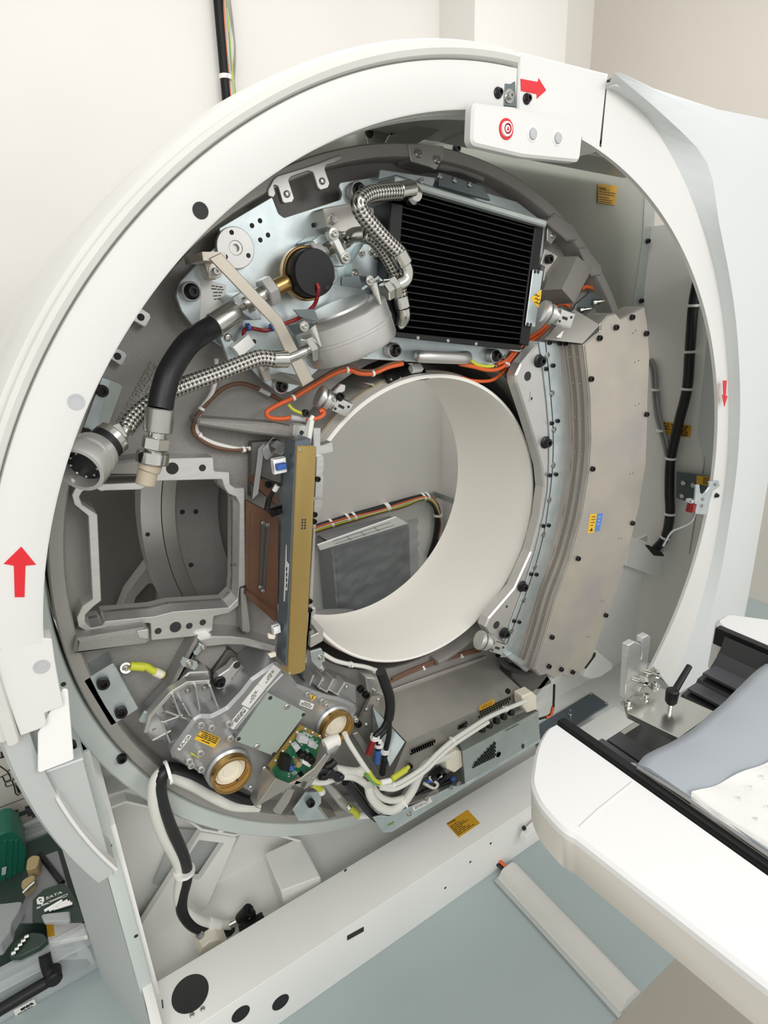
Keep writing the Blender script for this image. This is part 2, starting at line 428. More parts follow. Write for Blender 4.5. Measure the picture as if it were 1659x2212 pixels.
cU = crop(0,1360,.1627)
# lower end of the arc: stepped foot of the cover
plate('foot', F, cU(690,125, 730,420, 790,760, 836,960, 836,1010, 800,1038, 740,1052, 592,1110, 620,1240, 600,1282, 500,1330, 275,1412, 190,1180, 40,760, -40,560, -40,300, 300,100), .03, 'cover', t, .002, .001, w=-.0003)
# ---------- right cover
t = thing('gantry_cover', 'white moulded gantry cover with red arrows, right of the bore', 'cover', (.9, YC, .1), 'white gantry covers')
a0 = ang((1400,1460)); a1 = ang((1262,275)); a2 = ang((1122,200))
F2 = FY(YC-.03)
bm = BM(); pl = uns(F, PX(1122,112, 1136,114, 1316,159, 1311,185)) + arcp(RI, ang((1303,298)), a2, 12, CC)
ext(bm, F, pl, .09, bev=.003); link('corner_panel', bm, 'cover', t)
def loft(name, rows, m, par, sharp=50, n=3):
    bm = BM(); rows = [spline(r, n) for r in rows]; V = [[bm.verts.new(p) for p in r] for r in rows]
    for A, B in zip(V, V[1:]):
        for i in range(len(A)-1): bm.faces.new((A[i], A[i+1], B[i+1], B[i]))
    return link(name, bm, m, par, sharp)
crease = PX(1311,188, 1385,240, 1447,330, 1503,450, 1543,580, 1565,720, 1574,860, 1571,1000, 1552,1130, 1528,1250, 1490,1380, 1450,1490)
ridge = PX(1327,158, 1440,255, 1528,352, 1553,480, 1580,620, 1594,740, 1599,880, 1592,1010, 1574,1140, 1552,1260, 1516,1390, 1478,1500)
wing = PX(1340,160, 1560,233, 1735,290, 1735,480, 1728,620, 1715,740, 1693,880, 1672,1010, 1650,1140, 1629,1260, 1604,1390, 1585,1500)
inner = [(CC[0]+RI*math.cos(math.radians(a)), CC[1]+RI*math.sin(math.radians(a))) for a in [ang(q) for q in PX(1305,300, 1365,372, 1428,470, 1478,578, 1518,690, 1540,780, 1550,880, 1549,1000, 1532,1100, 1506,1210, 1463,1330, 1415,1440)]]
loft('front_shell', [[(x, YC, z) for x, z in inner], [F.P(q) for q in crease]], 'cover', t)
loft('shoulder', [[F.P(q) for q in crease], [F2.P(q) for q in ridge]], 'cover_cool', t)
loft('side_wing', [[F2.P(q) for q in ridge], [F2.P(sub(a, b, .5))+Vector((0,-.006,0)) for a, b in zip(ridge, wing)], [F2.P(q)+Vector((0,.01,0)) for q in wing], [F2.P(q)+Vector((.05,.28,0)) for q in wing]], 'cover_cool', t)
arc_sweep('inner_flange', [(RI-.0006,YC-.001),(RI+.006,YC-.001),(RI+.006,YC+.008),(RI-.0006,YC+.008)], -44, a1, 'cover', t)
A = plate('arrow', F, PX(1126,196, 1125,170, 1162,177, 1164,169, 1180,195, 1160,213, 1160,203), .001, 'red', t, 0, 0, w=.001); lab(A, 'red arrow sticker pointing right')
A = plate('arrow', FY(YC-.013), PX(1562,822, 1570,822, 1568,855, 1572,855, 1565,879, 1560,853, 1563,853), .001, 'red', t, 0, 0, w=.004); lab(A, 'small red arrow sticker pointing down')
bolts(t, F, PX(1137,214), 'flange', .0068)
bolts(t, F, PX(1547,1070), 'flange', .006, w=.002)
# joint bracket between the two covers
t = thing('joint_bracket', 'small zinc bracket bridging the two white gantry covers', 'bracket', U((1103,205), YC+.02))
plate('bracket_plate', FY(YC-.0012), PX(1091,180, 1104,181, 1114,174, 1116,232, 1088,229), .008, 'zinc_dark', t, .002)
bolts(t, FY(YC-.0012), PX(1099,208), 'washer', .008)
roof = [F.P(q) for q in PX(1124,118, 1315,166)] + [F2.P(q) for q in PX(1345,170, 1560,242, 1735,299)]
b = BM(); r0 = [b.verts.new(p+Vector((0,.012,-.004))) for p in roof]; r1 = [b.verts.new(p+Vector((0,.5,0))) for p in roof]
for i in range(4): b.faces.new((r0[i], r0[i+1], r1[i+1], r1[i]))
solid(b, .004); link('roof', b, 'cover', t)
# ---------- indicator panel
t = thing('indicator_panel', 'white rounded control panel with a red-ringed button, hanging over the bore', 'control panel', U((1140,300), -.3))
FI = FY(-.232)
ol = rnd(uns(FI, PX(1022,220, 1120,233, 1262,268, 1254,350, 1130,338, 1018,312)), [.012,.05,.012,.012,.1,.012], 6)
bm = BM(); ext(bm, FI, ol, .018, bev=.004); link('housing', bm, 'cover', t)
def button(q, r, m, nm, ring=None):
    P = FI.P(q)
    bm = BM(); lathe(bm, P, (0,-1,0), [(r*1.25,0),(r*1.22,.0015),(r,.0015),(r*.95,.0005),(0,.001)], 28); o = link(nm, bm, 'lens_white' if not ring else ring, t)
    bm = BM(); lathe(bm, P+Vector((0,-.001,0)), (0,-1,0), [(r*.92,0),(r*.85,.003),(0,.004)], 28); i = link('lens', bm, m, o)
    return o, P
o, P = button((1093,279), .0125, 'lens_white', 'stop_button', 'red'); lab(o, 'button with a red ring')
bm = BM(); lathe(bm, P+Vector((0,-.0045,0)), (0,-1,0), [(.0075,0),(.0078,.0006),(.0068,.0006),(.0066,0)], 24); link('symbol', bm, 'red', o)
bm = BM(); f2 = Fr(P+Vector((0,-.0052,0)), (1,0,0), (0,0,1)); ext(bm, f2, [(-.003,-.003),(.003,-.003),(.0015,.001),(0,.0035),(-.0015,.001)], .0006); link('symbol', bm, 'red', o)
button((1150,290), .0095, 'lens_grey', 'indicator_light'); button((1204,299), .0095, 'lens_grey', 'indicator_light')
# ---------- base frame of the gantry
t = thing('gantry_stand', 'white painted steel base frame of the gantry, standing on the blue-grey floor', 'machine base', (-.2, 0, 0))
XL, XR = -.80, 1.0
b = BM(); ext(b, FX(XL), rnd([(.205,0),(.205,.155),(.075,.155),(.075,.03),(.08,.03),(.08,.150),(.199,.150),(.199,0)], .002, 3), .72-XL); link('front_beam', b, 'frame_white', t)
for a, c in ((.30,.56),):
    b = BM(); wbox(b, .295, .56, -.213, -.2045, .0, .15, .002); link('joint_plate', b, 'frame_white', t)
FT = FZ(.1552); FF = FY(-.2052)
def rimhole(q, F, r, r2=None, m='void', m2='frame_white'):
    P = F.P(q); bm = BM(); lathe(bm, P-F.z*.02, F.z, [(r*1.03,.0),(r*1.03,.0206),(r,.0208),(r*.96,.0205),(r*.94,.0202),(0,.0202)], 32); return link('hole', bm, m, t)
rimhole((411,2146), FT, .036)
for q in PX(520,2190, 606,2165): rimhole(q, FF, .019, m='bolt_black')
plate('slot', FF, PX(750,2032, 750,2022, 786,2002, 786,2012), .002, 'void', t, .002, 0, w=.0006)
bolts(t, FF, PX(962,1918, 1016,1862, 1060,1822, 746,1880), 'hole', .0035)
bolts(t, FY(-.2135), PX(1130,1787), 'sock', .006)
bolts(t, FT, PX(415,2193, 438,2180), 'pan', .005)
b = BM(); q = [FT.P(x) for x in PX(350,2160, 352,2178)]; tube(b, [q[0], q[1]], .0012, 6, 0); link('weld_slit', b, 'void', t)
b = BM(); wbox(b, XL, 1.1, -.08, .21, .04, .06, .001); link('tub_floor', b, 'frame_white', t)
b = BM(); ext(b, FY(.15), [(XL,.05),(1.15,.05),(1.15,.60),(.76,.60)] + arcp(.845, -23, -168, 40) + [(XL,.80)], .008)
link('back_panel', b, 'frame_white', t)
b = BM(); wbox(b, XL-.0, XL+.012, -.10, .15, .04, .62, .001); link('left_cheek', b, 'frame_white', t)
b = BM(); wbox(b, -.818, -.797, -.203, -.10, 0, .21, .002); link('left_post', b, 'frame_white', t)
# cradle ring that carries the rotor
arc_sweep('cradle_ring', [(.803,.012),(.806,.008),(.838,.008),(.842,.012),(.842,.16),(.803,.16)], 165, 375, 'frame_green', t, c=(0,ZC))
for q in PX(262,1636): bolts(t, FY(.007), [q], 'sock', .009)
bolts(t, FY(.03), PX(152,1607, 135,1478), 'sock', .010)
# lips, braces and the sloped slotted column behind the beam
FB = FY(.10)
def bar(name, px, y, wpx, d, m='frame_white', par=None):
    F = FY(y); bm = BM(); P = [F.un(q) for q in px]
    L = []; R_ = []
    for i, p in enumerate(P):
        a = Vector(P[max(i-1,0)]); c = Vector(P[min(i+1,len(P)-1)]); n = (c-a).normalized(); n = Vector((-n.y, n.x))*wpx
        L.append(tuple(Vector(p)+n)); R_.append(tuple(Vector(p)-n))
    ext(bm, F, L+R_[::-1], d, bev=.001); return link(name, bm, m, par or t)
bar('lip', PX(226,1752, 272,1733, 388,1760, 436,1793, 508,1806, 545,1790, 650,1818), .06, .003, .09)
bar('lip', PX(230,1722, 275,1708, 370,1735, 440,1752, 560,1800), .09, .004, .07)
plate('slotted_column', FB, PX(434,1798, 512,1810, 412,2040, 280,2040), .02, 'frame_white', t, .002, .001, holes=[PX(430,1815, 485,1822, 432,1902, 380,1894)])
b = BM(); ext(b, FY(.14), uns(FY(.14), PX(380,1790, 520,1800, 450,1930, 330,1910)), .002); link('slot_backing', b, 'cover_grey', t)
b = BM()
q = [UZ(x, .061) for x in PX(586,1906, 622,1992, 706,1960, 660,1870)]; hi = [p+Vector((0,.02,.085)) for p in q[:2]] + [p+Vector((0,.02,.085)) for p in q[2:]]
vs = [b.verts.new(p) for p in q+hi]
for f in ((0,1,2,3),(4,5,6,7),(0,1,5,4),(1,2,6,5),(2,3,7,6),(3,0,4,7)): b.faces.new([vs[i] for i in f])
bmesh.ops.bevel(b, geom=b.edges[:], offset=.003, segments=2, affect='EDGES'); link('ramp_block', b, 'frame_white', t)
b = BM(); lathe(b, FY(.06).P((473,1769)), (0,-1,0), [(.012,0),(.012,.03),(.006,.03),(.006,.01),(0,.01)], 18); link('boss', b, 'frame_white', t)
# bracket foot at the right end of the beam
plate('foot_plate', FY(-.235), PX(1137,1808, 1134,1822, 1148,1814, 1185,1790, 1178,1770), .02, 'frame_white', t, .003, .001)
S = sticker('sticker', Fr((0,0,.1553),(1,0,0),(0,1,0)), PX(964,1779, 1010,1749, 1037,1778, 991,1809), 'sticker_amber', t, [(.27,.03,.42),(.38,.03,.62),(.48,.03,.75),(.57,.03,.42),(.67,.03,.5),(.76,.03,.7),(.86,.03,.8)], .0017, 'print_black', label='amber warning sticker on the beam')
text(S, 'Achtung!', FT, (968,1781), (984,1771.5), 'print_black', w=.0016)
# zinc edge strip and grey side cover at the left
t = thing('side_cover', 'pale grey side panel of the gantry below the white left cover arc', 'cover', (-.85, -.05, 0))
b = BM(); wbox(b, -.822, -.797, -.112, -.105, .20, .80, .001); link('edge_strip', b, 'frame_green', t)
bolts(t, FY(-.1122), PX(157,1607, 237,1828, 294,2022, 137,1478), 'hole', .004)
P0 = Vector((-.82, -.108)); P2 = UZ((224,2124), 0).to_2d(); P1 = P0.lerp(P2, .5)
b = BM(); vs = []
for p in (P0, P0.lerp(P1, .5), P1, P1.lerp(P2, .5), P2): vs.append([b.verts.new((p[0], p[1], z)) for z in (0, .5)])
for A, B_ in zip(vs, vs[1:]): b.faces.new((A[0], B_[0], B_[1], A[1]))
solid(b, .004); link('side_panel', b, 'cover_grey', t, sharp=60)
a_end = ang((250,1905), YC) % 360
arc_sweep('lower_rim', [(.884,YC+.026),(.896,YC+.02),(.917,YC+.024),(.924,YC+.04),(.929,YC+.08),(.929,YC+.16),(.884,YC+.16)], a_bot+.4, a_end, 'cover_grey', t, 30)
arc_sweep('rim_lip', [(.882,YC+.02),(.8865,YC+.019),(.8865,YC+.04),(.882,YC+.04)], a_bot+9, a_end, 'cover', t, 24)
FS = FY(YC+.04)
pl = uns(FS, PX(246,1893, 180,1640, 92,1671, 75,1660)) + [(CC[0]+.886*math.cos(math.radians(a_bot+1+(a_end-a_bot-1)*i/14)), CC[1]+.886*math.sin(math.radians(a_bot+1+(a_end-a_bot-1)*i/14))) for i in range(1, 15)]
b = BM(); ext(b, FS, pl, .004, bev=.001); link('corner_web', b, 'cover_grey', t)
bar('web_lip', PX(76,1662, 92,1671, 180,1640), YC+.036, .0022, .03, 'cover_cool', t)
plate('white_tab', FY(YC+.012), PX(136,1488, 147,1490, 160,1641, 88,1669, 82,1668, 82,1585), .003, 'white', t, .004)
# ---------- rotor
FD = FY(.05)
t = ROT = thing('rotor', 'round grey cast-aluminium rotor drum filling the gantry opening', 'rotor', (0, .05, ZC))
win = cC(300,1112, 340,1112, 370,1128, 395,1124, 600,1118, 700,1068, 1068,1058, 1085,1110, 1108,1142, 1150,1158, 1172,1200, 1168,1670, 1160,1750, 1110,1800, 790,1824, 680,1852, 392,1880, 378,1905, 310,1920, 280,1885, 280,1840, 330,1792, 372,1760, 350,1262, 262,1205, 245,1160, 262,1130)
fro = cC(200,1150, 225,1098, 290,1068, 350,1085, 600,1075, 690,1062, 690,936, 1020,930, 1025,1010, 1113,1015, 1116,1085, 1148,1108, 1200,1106, 1206,1672, 1170,1682, 1165,1790, 1108,1832, 1022,1850, 1014,1932, 960,1962, 660,1990, 655,1892, 640,1890, 402,1912, 372,1945, 310,1950, 240,1912, 230,1860, 262,1790, 320,1750, 295,1270, 215,1205)
FW = FY(.01)
b = BM(); wn = uns(FW, win); ext(b, FD, circ((0,ZC), .78, 120), .03, [circ((0,ZC), .405, 64), wn]); link('disc', b, 'casting', t)
arc_sweep('rim', [(.772,.004),(.775,0),(.795,0),(.798,.004),(.798,.20),(.772,.20)], 0, 360, 'rim_metal', t, 140, (0,ZC))
b = BM(); ext(b, FW, rnd(uns(FW, fro), .003), .05, [rnd(wn, .004)], .0012); WF = link('window_frame', b, 'machined', t)
bolts(WF, FW, cC(782,995, 800,1912), 'hole', .011); bolts(WF, FW, cC(956,992, 700,1935, 880,1905, 958,1885, 688,1000), 'hole', .0065)
arc_sweep('hub_ridge', [(.406,.056),(.406,.014),(.409,.01),(.426,.02),(.432,.056)], -85, 62, 'casting', t, 50, (0,ZC))
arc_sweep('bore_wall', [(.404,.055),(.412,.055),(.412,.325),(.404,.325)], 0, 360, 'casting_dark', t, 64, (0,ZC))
# wall behind the window opening and the stationary rings seen through it
t2 = thing('bearing_ring', 'dark machined bearing rings seen through the window of the rotor', 'bearing', (0, .3, ZC))
arc_sweep('outer_band', [(.548,.30),(.592,.30),(.592,.36),(.548,.36)], 0, 360, 'alu', t2, 120, (0,ZC))
arc_sweep('middle_band', [(.517,.296),(.5465,.296),(.5465,.36),(.517,.36)], 0, 360, 'galv', t2, 120, (0,ZC))
arc_sweep('inner_disc', [(.404,.31),(.516,.31),(.516,.36),(.404,.36)], 0, 360, 'casting', t2, 120, (0,ZC))
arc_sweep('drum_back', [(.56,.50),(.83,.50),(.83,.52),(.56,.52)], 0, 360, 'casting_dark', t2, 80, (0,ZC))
bolts(t2, FY(.309), cC(840,1247, 918,1245, 890,1553), 'hole', .006); bolts(t2, FY(.299), cC(640,1377), 'hole', .005)
b = BM(); ext(b, FY(.42), uns(FY(.42), cC(470,1850, 520,1720, 640,1560, 760,1640, 730,1850)), .05, [rnd(uns(FY(.42), cC(540,1840, 570,1740, 650,1650, 700,1690, 690,1840)), .01)]); link('spoke', b, 'casting', t2)
# raised casting features
def raised(name, px, y0, m='casting', r=.006, bev=.002, holes=()): return plate(name, FY(y0), px, .05-y0+.01, m, t, r, bev, holes)
FL = FY(-.004)
cN = crop(560,280,.2652)
A = plate('lug_bracket', FL, cN(70,490, 118,402, 150,376, 400,300, 480,275, 600,226, 660,210, 690,236, 612,272, 548,290, 536,322, 576,440, 560,476, 500,494, 476,470, 440,350, 400,336, 262,384, 240,412, 287,560, 270,592, 210,602, 190,588, 152,460, 116,450, 136,520, 120,555, 72,540), .012, 'alu', t, .003)
bolts(A, FL, cN(225,525, 512,420), 'pan', .006)
A = plate('rim_pad', FL, cN(1215,112, 1510,135, 1500,228, 1440,332, 1385,305, 1240,262, 1226,195), .045, 'alu', t, .004); bolts(A, FL, cN(1292,197, 1445,248), 'pan', .0085)
for q in (cB(1240,710, 1355,780, 1395,850, 1385,885, 1320,890, 1290,860, 1185,770), cB(1395,935, 1450,930, 1545,1060, 1540,1110, 1480,1115, 1460,1080)):
    plate('rim_boss', FY(-.006), q, .06, 'casting', t, .006, .003)
plate('step', FY(.015), cB(530,355, 640,400, 800,470, 790,510, 640,450, 480,430), .04, 'casting', t, .004, .003)
plate('lug', FY(.01), cB(1195,780, 1215,800, 1260,850, 1215,915, 1190,890), .03, 'alu', t, .003); bolts(t, FY(.01), cB(1222,857), 'pan', .006)
for q, h in ((cC(600,65, 655,100, 660,125, 630,178, 615,175, 520,120), (600,121)), (cC(465,298, 515,322, 522,345, 495,398, 480,400, 400,345), (465,347))):
    A = plate('pad', FY(.03), q, .03, 'machined', t, .004); bolts(A, FY(.03), cC(*h), 'hole', .006)
ridge_a = raised('rib', cC(380,965, 690,930, 690,1040, 340,1040), .0, 'casting', .003, .004)
raised('rib', cC(930,705, 1380,735, 1560,775, 1560,830, 1250,795, 930,745), .0, 'casting', .004, .004)
raised('rib', cC(1180,1690, 1210,1690, 1240,1930, 1225,1955, 1190,1940), .01, 'casting', .003, .003)
raised('rib', cC(225,1985, 620,1920, 650,1935, 655,2000, 640,2020, 210,2075), -.02, 'casting', .004, .006)
plate('machined_corner', FY(-.0215), cC(575,1935, 645,1925, 645,1985, 590,1975), .004, 'machined', t, .002)
cP = crop(380,1360,.1447)
raised('rib', cP(-160,1010, 330,95, 420,170, 260,370, 110,600, -100,960), .0, 'casting', .004, .006)
raised('rib', cP(330,150, 520,105, 820,105, 1080,140, 1500,260, 1480,360, 1000,240, 760,235, 420,270), -.01, 'alu', .004, .003)
raised('web', cP(420,270, 760,240, 760,300, 520,620, 280,440), .035, 'casting', .004, .003)
raised('web', cP(200,640, 500,625, 520,780, 300,790, 0,900, 60,760), .0, 'alu', .004, .003)
raised('web', cP(560,640, 770,320, 830,310, 1200,620, 800,1100, 640,1180, 590,900), .03, 'casting_dark', .004, .003)
plate('lever_arm', FY(-.005), cP(590,760, 640,690, 790,590, 870,490, 920,470, 980,510, 990,540, 860,720, 830,740, 900,820, 840,790, 760,860, 640,900, 600,880), .02, 'alu', t, .004, .002)
bolts(t, FY(-.005), cP(650,775), 'flange', .010); bolts(t, FY(-.005), cP(912,530), 'hole', .008)
for q in (cP(265,350, 370,210, 420,245, 420,270, 320,395, 275,380), cE(475,460, 505,420, 535,425, 535,440, 500,482, 478,475)):
    A = plate('clamp_tab', FY(-.015), q, .006, 'zinc', t, .003); c = (sum(p[0] for p in q[1:4])/3, sum(p[1] for p in q[1:4])/3+3); bolts(A, FY(-.015), [c], 'washer', .005)
A = plate('clip', FY(-.02), cP(65,490, 110,410, 180,440, 320,480, 340,540, 280,620, 190,570, 100,560), .004, 'zinc', t, .002); bolts(A, FY(-.02), cP(200,512), 'washer', .006)
for q, bl in ((cC(375,465, 480,503, 494,520, 485,545, 405,765, 300,835, 228,862), cC(372,545, 282,793)),):
    A = plate('side_plate', FY(.02), q, .035, 'zinc', t, .004); bolts(A, FY(.02), bl, 'sock', .010)
    b = BM(); ext(b, FY(.0195), uns(FY(.0195), cC(425,485, 494,520, 485,545, 405,765, 335,810)), .001); link('plate_face', b, 'galv_strip', A)
A = plate('balance_plate', FY(.0), cE(190,262, 343,172, 475,405, 332,495), .05, 'zinc', t, .004); bolts(A, FY(.0), cE(289,268, 380,415), 'sock', .011)
# lettering cast into the drum
cQ = crop(220,760,.09645)
text(t, 'K1101900EZG', FD, cQ(505,1640)[0], cQ(1265,330)[0], 'casting', w=.003, name='cast_lettering', depth=.004)
text(t, 'KIU 6600', FD, cQ(1110,1060)[0], cQ(1560,220)[0], 'casting', w=.003, name='cast_lettering', depth=.004)
text(t, 'RG', FD, cQ(800,1790)[0], cQ(960,1560)[0], 'casting', w=.003, name='cast_lettering', depth=.004)
text(WF, 'x/s', FW, cC(1115,1560)[0], cC(1150,1560)[0], 'print_black', w=.0006, name='handwriting')
# ---------- cooling unit: zinc carrier plate with pump, drum, hoses and radiator
FP = FY(.0)
def path(cf, *q): return [U(cf(q[i], q[i+1])[0], q[i+2]) for i in range(0, len(q), 3)]
t = CP = thing('carrier_plate', 'large bluish zinc-plated carrier plate bolted to the upper left of the rotor', 'mounting plate', U((650,600), 0))
pl = cA(310,905, 690,680, 735,800, 775,830, 1180,700, 1192,655, 1165,600, 1178,578, 1450,535) + cB(110,500, 120,430, 480,485, 1000,640, 1180,780, 1150,1100, 1080,1560, 1055,1600, 960,1590, 905,1665, 850,1690, 300,1662, 0,1645) + cA(1300,1855, 1060,1880, 1000,1940, 900,2030, 810,2082, 720,2070, 620,2000, 520,1890, 250,1700, 110,1590, 40,1500, 0,1390, 30,1290, 200,1112, 322,1012)
plate('plate', FP, pl, .008, 'zinc', t, [.003]*2+[.006]*8+[.01]*40, .001)
bolts(t, FP, cA(545,887, 603,852, 660,955, 605,990, 985,885, 560,1718), 'hole', .0042)
def bigbolt(q, h=.02, r=.016):
    P = FP.P(q, h*.5); bm = BM(); cyl(bm, P+Vector((0,h*.5,0)), P-Vector((0,h*.5,0)), r, n=24, bev=.002); o = link('bushing', bm, 'alu', t)
    bolt(t, P-Vector((0,h*.5-.001,0)), (0,-1,0), 'flange', r*.66)
bigbolt(cA(100,1360)[0]); bigbolt(cA(1290,640)[0]); bigbolt(cB(200,1590)[0]); bigbolt(cB(845,1625)[0]); bigbolt(cA(750,2035)[0], .01, .015)
bolts(t, FP, cA(1115,1255, 1085,1590, 1385,1750) + cB(60,1560, 910,1635, 860,1690), 'washer', .006)
b = BM(); P = FP.P(cA(415,1050)[0]); lathe(b, P, (0,-1,0), [(.033,0),(.033,.009),(.032,.010),(.012,.010),(.011,.009),(.0065,.009),(.006,.003),(0,.003)], 40); FLG = link('flange', b, 'alu', t)
for a in (100, 215, 330): bolt(FLG, P+Vector((.024*math.cos(math.radians(a)), -.010, .024*math.sin(math.radians(a)))), (0,-1,0), 'hole', .004)
sticker('label', FP, cA(182,1268, 362,1310, 345,1500, 170,1590), 'sticker_white', t, [(.12,.42,.9),(.2,.42,.9),(.3,.5,.9),(.4,.5,.85),(.5,.55,.8)], .0016, 'print_black', label='white rating label with small black print')
plate('standoff', FY(-.001), cA(1085,1190, 1165,1210, 1160,1290, 1080,1345, 1055,1310), .012, 'zinc', t, .003)
plate('side_bracket', FY(-.03), cA(1270,1130, 1350,1010, 1480,1040, 1480,1250, 1400,1260, 1260,1240), .03, 'zinc', t, .003); bolts(t, FY(-.03), cA(1335,1085, 1402,1070, 1436,1102, 1282,1228), 'washer', .006)
plate('green_mark', FY(-.0003), cA(1305,1815, 1370,1820, 1370,1830, 1305,1825), .0005, 'cable_green', t, 0, 0)
b = BM(); h = path(cB, 375,1625,-.0, 378,1630,-.03, 420,1632,-.045, 620,1640,-.045, 672,1640,-.03, 676,1630,0); tube(b, h, .0125, 14, 5); link('handle', b, 'alu', t)
for q in (cA(250,1690, 500,1800, 520,1860, 620,1850, 640,1950, 560,1900),): pass
plate('foot_bracket', FY(-.02), cA(585,1880, 660,1870, 690,1990, 640,2010), .02, 'galv', t, .003); bolts(t, FY(-.02), cA(635,1895), 'washer', .007)
plate('terminal_plate', FY(-.025), cA(315,1690, 360,1660, 520,1810, 500,1850, 375,1850), .01, 'zinc', t, .003); bolts(t, FY(-.025), cA(370,1690), 'pan', .007)
# block behind the hoses
t = thing('valve_block', 'grey galvanised box behind the upper braided hose, left of the radiator', 'box', U(cA(1220,820)[0], -.02))
plate('cover', FY(-.045), cA(1050,762, 1290,720, 1420,760, 1425,900, 1185,935, 1085,900), .045, 'galv', t, .003); bolts(t, FY(-.045), cA(1120,842), 'hex', .009)
# flat strap bracket
t = thing('strap_bracket', 'bent flat aluminium strap bridging over the pump and hoses', 'bracket', U(cA(600,1500)[0], -.08))
pts = [FY(y).P(q) for q, y in zip(cA(225,1165, 285,1100, 728,1570, 945,2015), (-.035,-.10,-.10,-.10))]
def strap(name, F, L, R_, d, m, par): return plate(name, F, L+R_[::-1], d, m, par, 0, .001)
FST = FY(-.105)
strap('strap', FST, cA(238,1122, 692,1594, 910,2040), cA(322,1082, 758,1546, 988,1992), .004, 'bar', t)
b = BM(); box(b, Fr(FST.P(cA(280,1105)[0]), (1,0,0), (0,0,1)), -.018, .018, -.006, .006, -.10, -.0025); link('leg', b, 'bar', t)
A = plate('foot', FY(-.03), cA(195,1135, 240,1115, 318,1210, 315,1262, 268,1278, 235,1262), .03, 'bar', t, .003); bolts(A, FY(-.03), cA(282,1215), 'washer', .009)
b = BM(); vs = [b.verts.new(p) for p in (FST.P(cA(910,2040)[0]), FST.P(cA(988,1992)[0]), FP.P(cA(760,1950)[0]), FP.P(cA(640,1985)[0]))]; b.faces.new(vs); solid(b, .004); link('leg', b, 'bar', t)
# pump
t = thing('pump', 'round black-capped brass coolant pump with hex fittings on the zinc plate', 'pump', U(cA(900,1230)[0], -.02))
ya = -.05
def ax(x, y): return U(cA(x, y)[0], ya)
PC = U(cA(905,1235)[0], -.03)
b = BM(); lathe(b, PC, (0,-1,0), [(.02,-.02),(.03,-.016),(.043,0),(.0455,.005),(.0455,.018),(.044,.02),(.038,.02)], 40); link('brass_body', b, 'brass', t)
b = BM(); lathe(b, PC+Vector((0,-.016,0)), (0,-1,0), [(.0415,0),(.042,.004),(.0395,.007),(.039,.033),(.0375,.036),(0,.036)], 40); CAPm = link('cap', b, 'black_plastic', t)
bolt(CAPm, PC+Vector((.021,-.0522,-.024)), (0,-1,0), 'hole', .004)
b = BM(); cyl(b, ax(690,1345), ax(800,1290), .0135); link('pipe', b, 'brass', t)
b = BM(); cyl(b, ax(630,1378), ax(700,1340), .026, n=6, bev=.002); link('union_nut', b, 'alu', t)
b = BM(); cyl(b, ax(975,1110), ax(1040,1076), .025, n=6, bev=.002); link('union_nut', b, 'alu', t)
b = BM(); cyl(b, ax(520,1440), ax(640,1372), .0145); link('pipe', b, 'steel', t)
b = BM(); cyl(b, ax(1030,1082), ax(1120,1038), .0195, bev=.002); link('coupling', b, 'chrome', t)
for q in (cA(400,1400, 470,1360, 600,1500, 615,1560, 560,1565, 460,1500), cA(975,990, 1040,950, 1080,945, 1210,1180, 1140,1180, 1060,1130)): plate('clamp_block', FY(-.065), q, .06, 'zinc', t, .002, .0015)
A = plate('clamp_bar', FY(-.09), cA(1090,930, 1132,905, 1252,1140, 1212,1167), .012, 'alu', t, .002, .0015); bolts(A, FY(-.09), cA(1130,947, 1214,1117), 'washer', .0075)
b = BM(); cyl(b, ax(1170,1020), ax(1225,990), .0135, n=6, bev=.001); link('hex_adapter', b, 'chrome', t)
b = BM(); cyl(b, ax(520,1440), ax(475,1465), .0205); cyl(b, ax(480,1462), ax(435,1484), .018, n=6, bev=.0015); link('hose_nut', b, 'steel', t)
tubeo('pump_wire', path(cA, 1012,1305,-.083, 1022,1350,-.085, 1000,1440,-.07, 960,1490,-.06, 880,1550,-.03, 780,1590,-.02, 700,1620,-.015, 640,1640,-.015, 540,1622,-.015, 495,1635,-.015, 485,1670,-.02, 505,1725,-.03), .0035, 'red_dark', t, 8)
b = BM(); box(b, Fr(U(cA(480,1750)[0],-.035),(.8,0,.5),(-.5,0,.8)), -.018,.018,-.01,.012,-.008,.008,.001); link('plug', b, 'white', t)
# drum
t = thing('expansion_drum', 'flat silver aluminium drum lying on edge below the pump', 'pressure vessel', U(cA(1250,1650)[0], -.02))
e1 = (U(cA(1430,1320)[0],-.1)-U(cA(955,1560)[0],-.1)).normalized(); ed = Vector((e1.z, 0, -e1.x))
if ed.z > 0: ed = -ed
DC = U(cA(1150,1470)[0], -.078)
b = BM(); lathe(b, DC, ed, [(0,0),(.06,0),(.062,.004),(.084,.010),(.088,.014),(.088,.040),(.0892,.041),(.0892,.046),(.088,.047),(.088,.074),(.085,.079),(.05,.083),(0,.083)], 72); link('body', b, 'alu', t)
for q in ((1425,1345), (985,1640)):
    P = U(cA(*q)[0], -.155); bm = BM(); cyl(bm, P-ed*.012, P+ed*.026+Vector((0,-.003,0)), .008, .002, 14); link('lug', bm, 'machined', t)
def lbracket(name, Q, R_, m, par):
    b = BM(); vs = [b.verts.new(p) for p in Q]; b.faces.new(vs); ws = [b.verts.new(p) for p in R_]; b.faces.new(ws); solid(b, .004); return link(name, b, m, par)
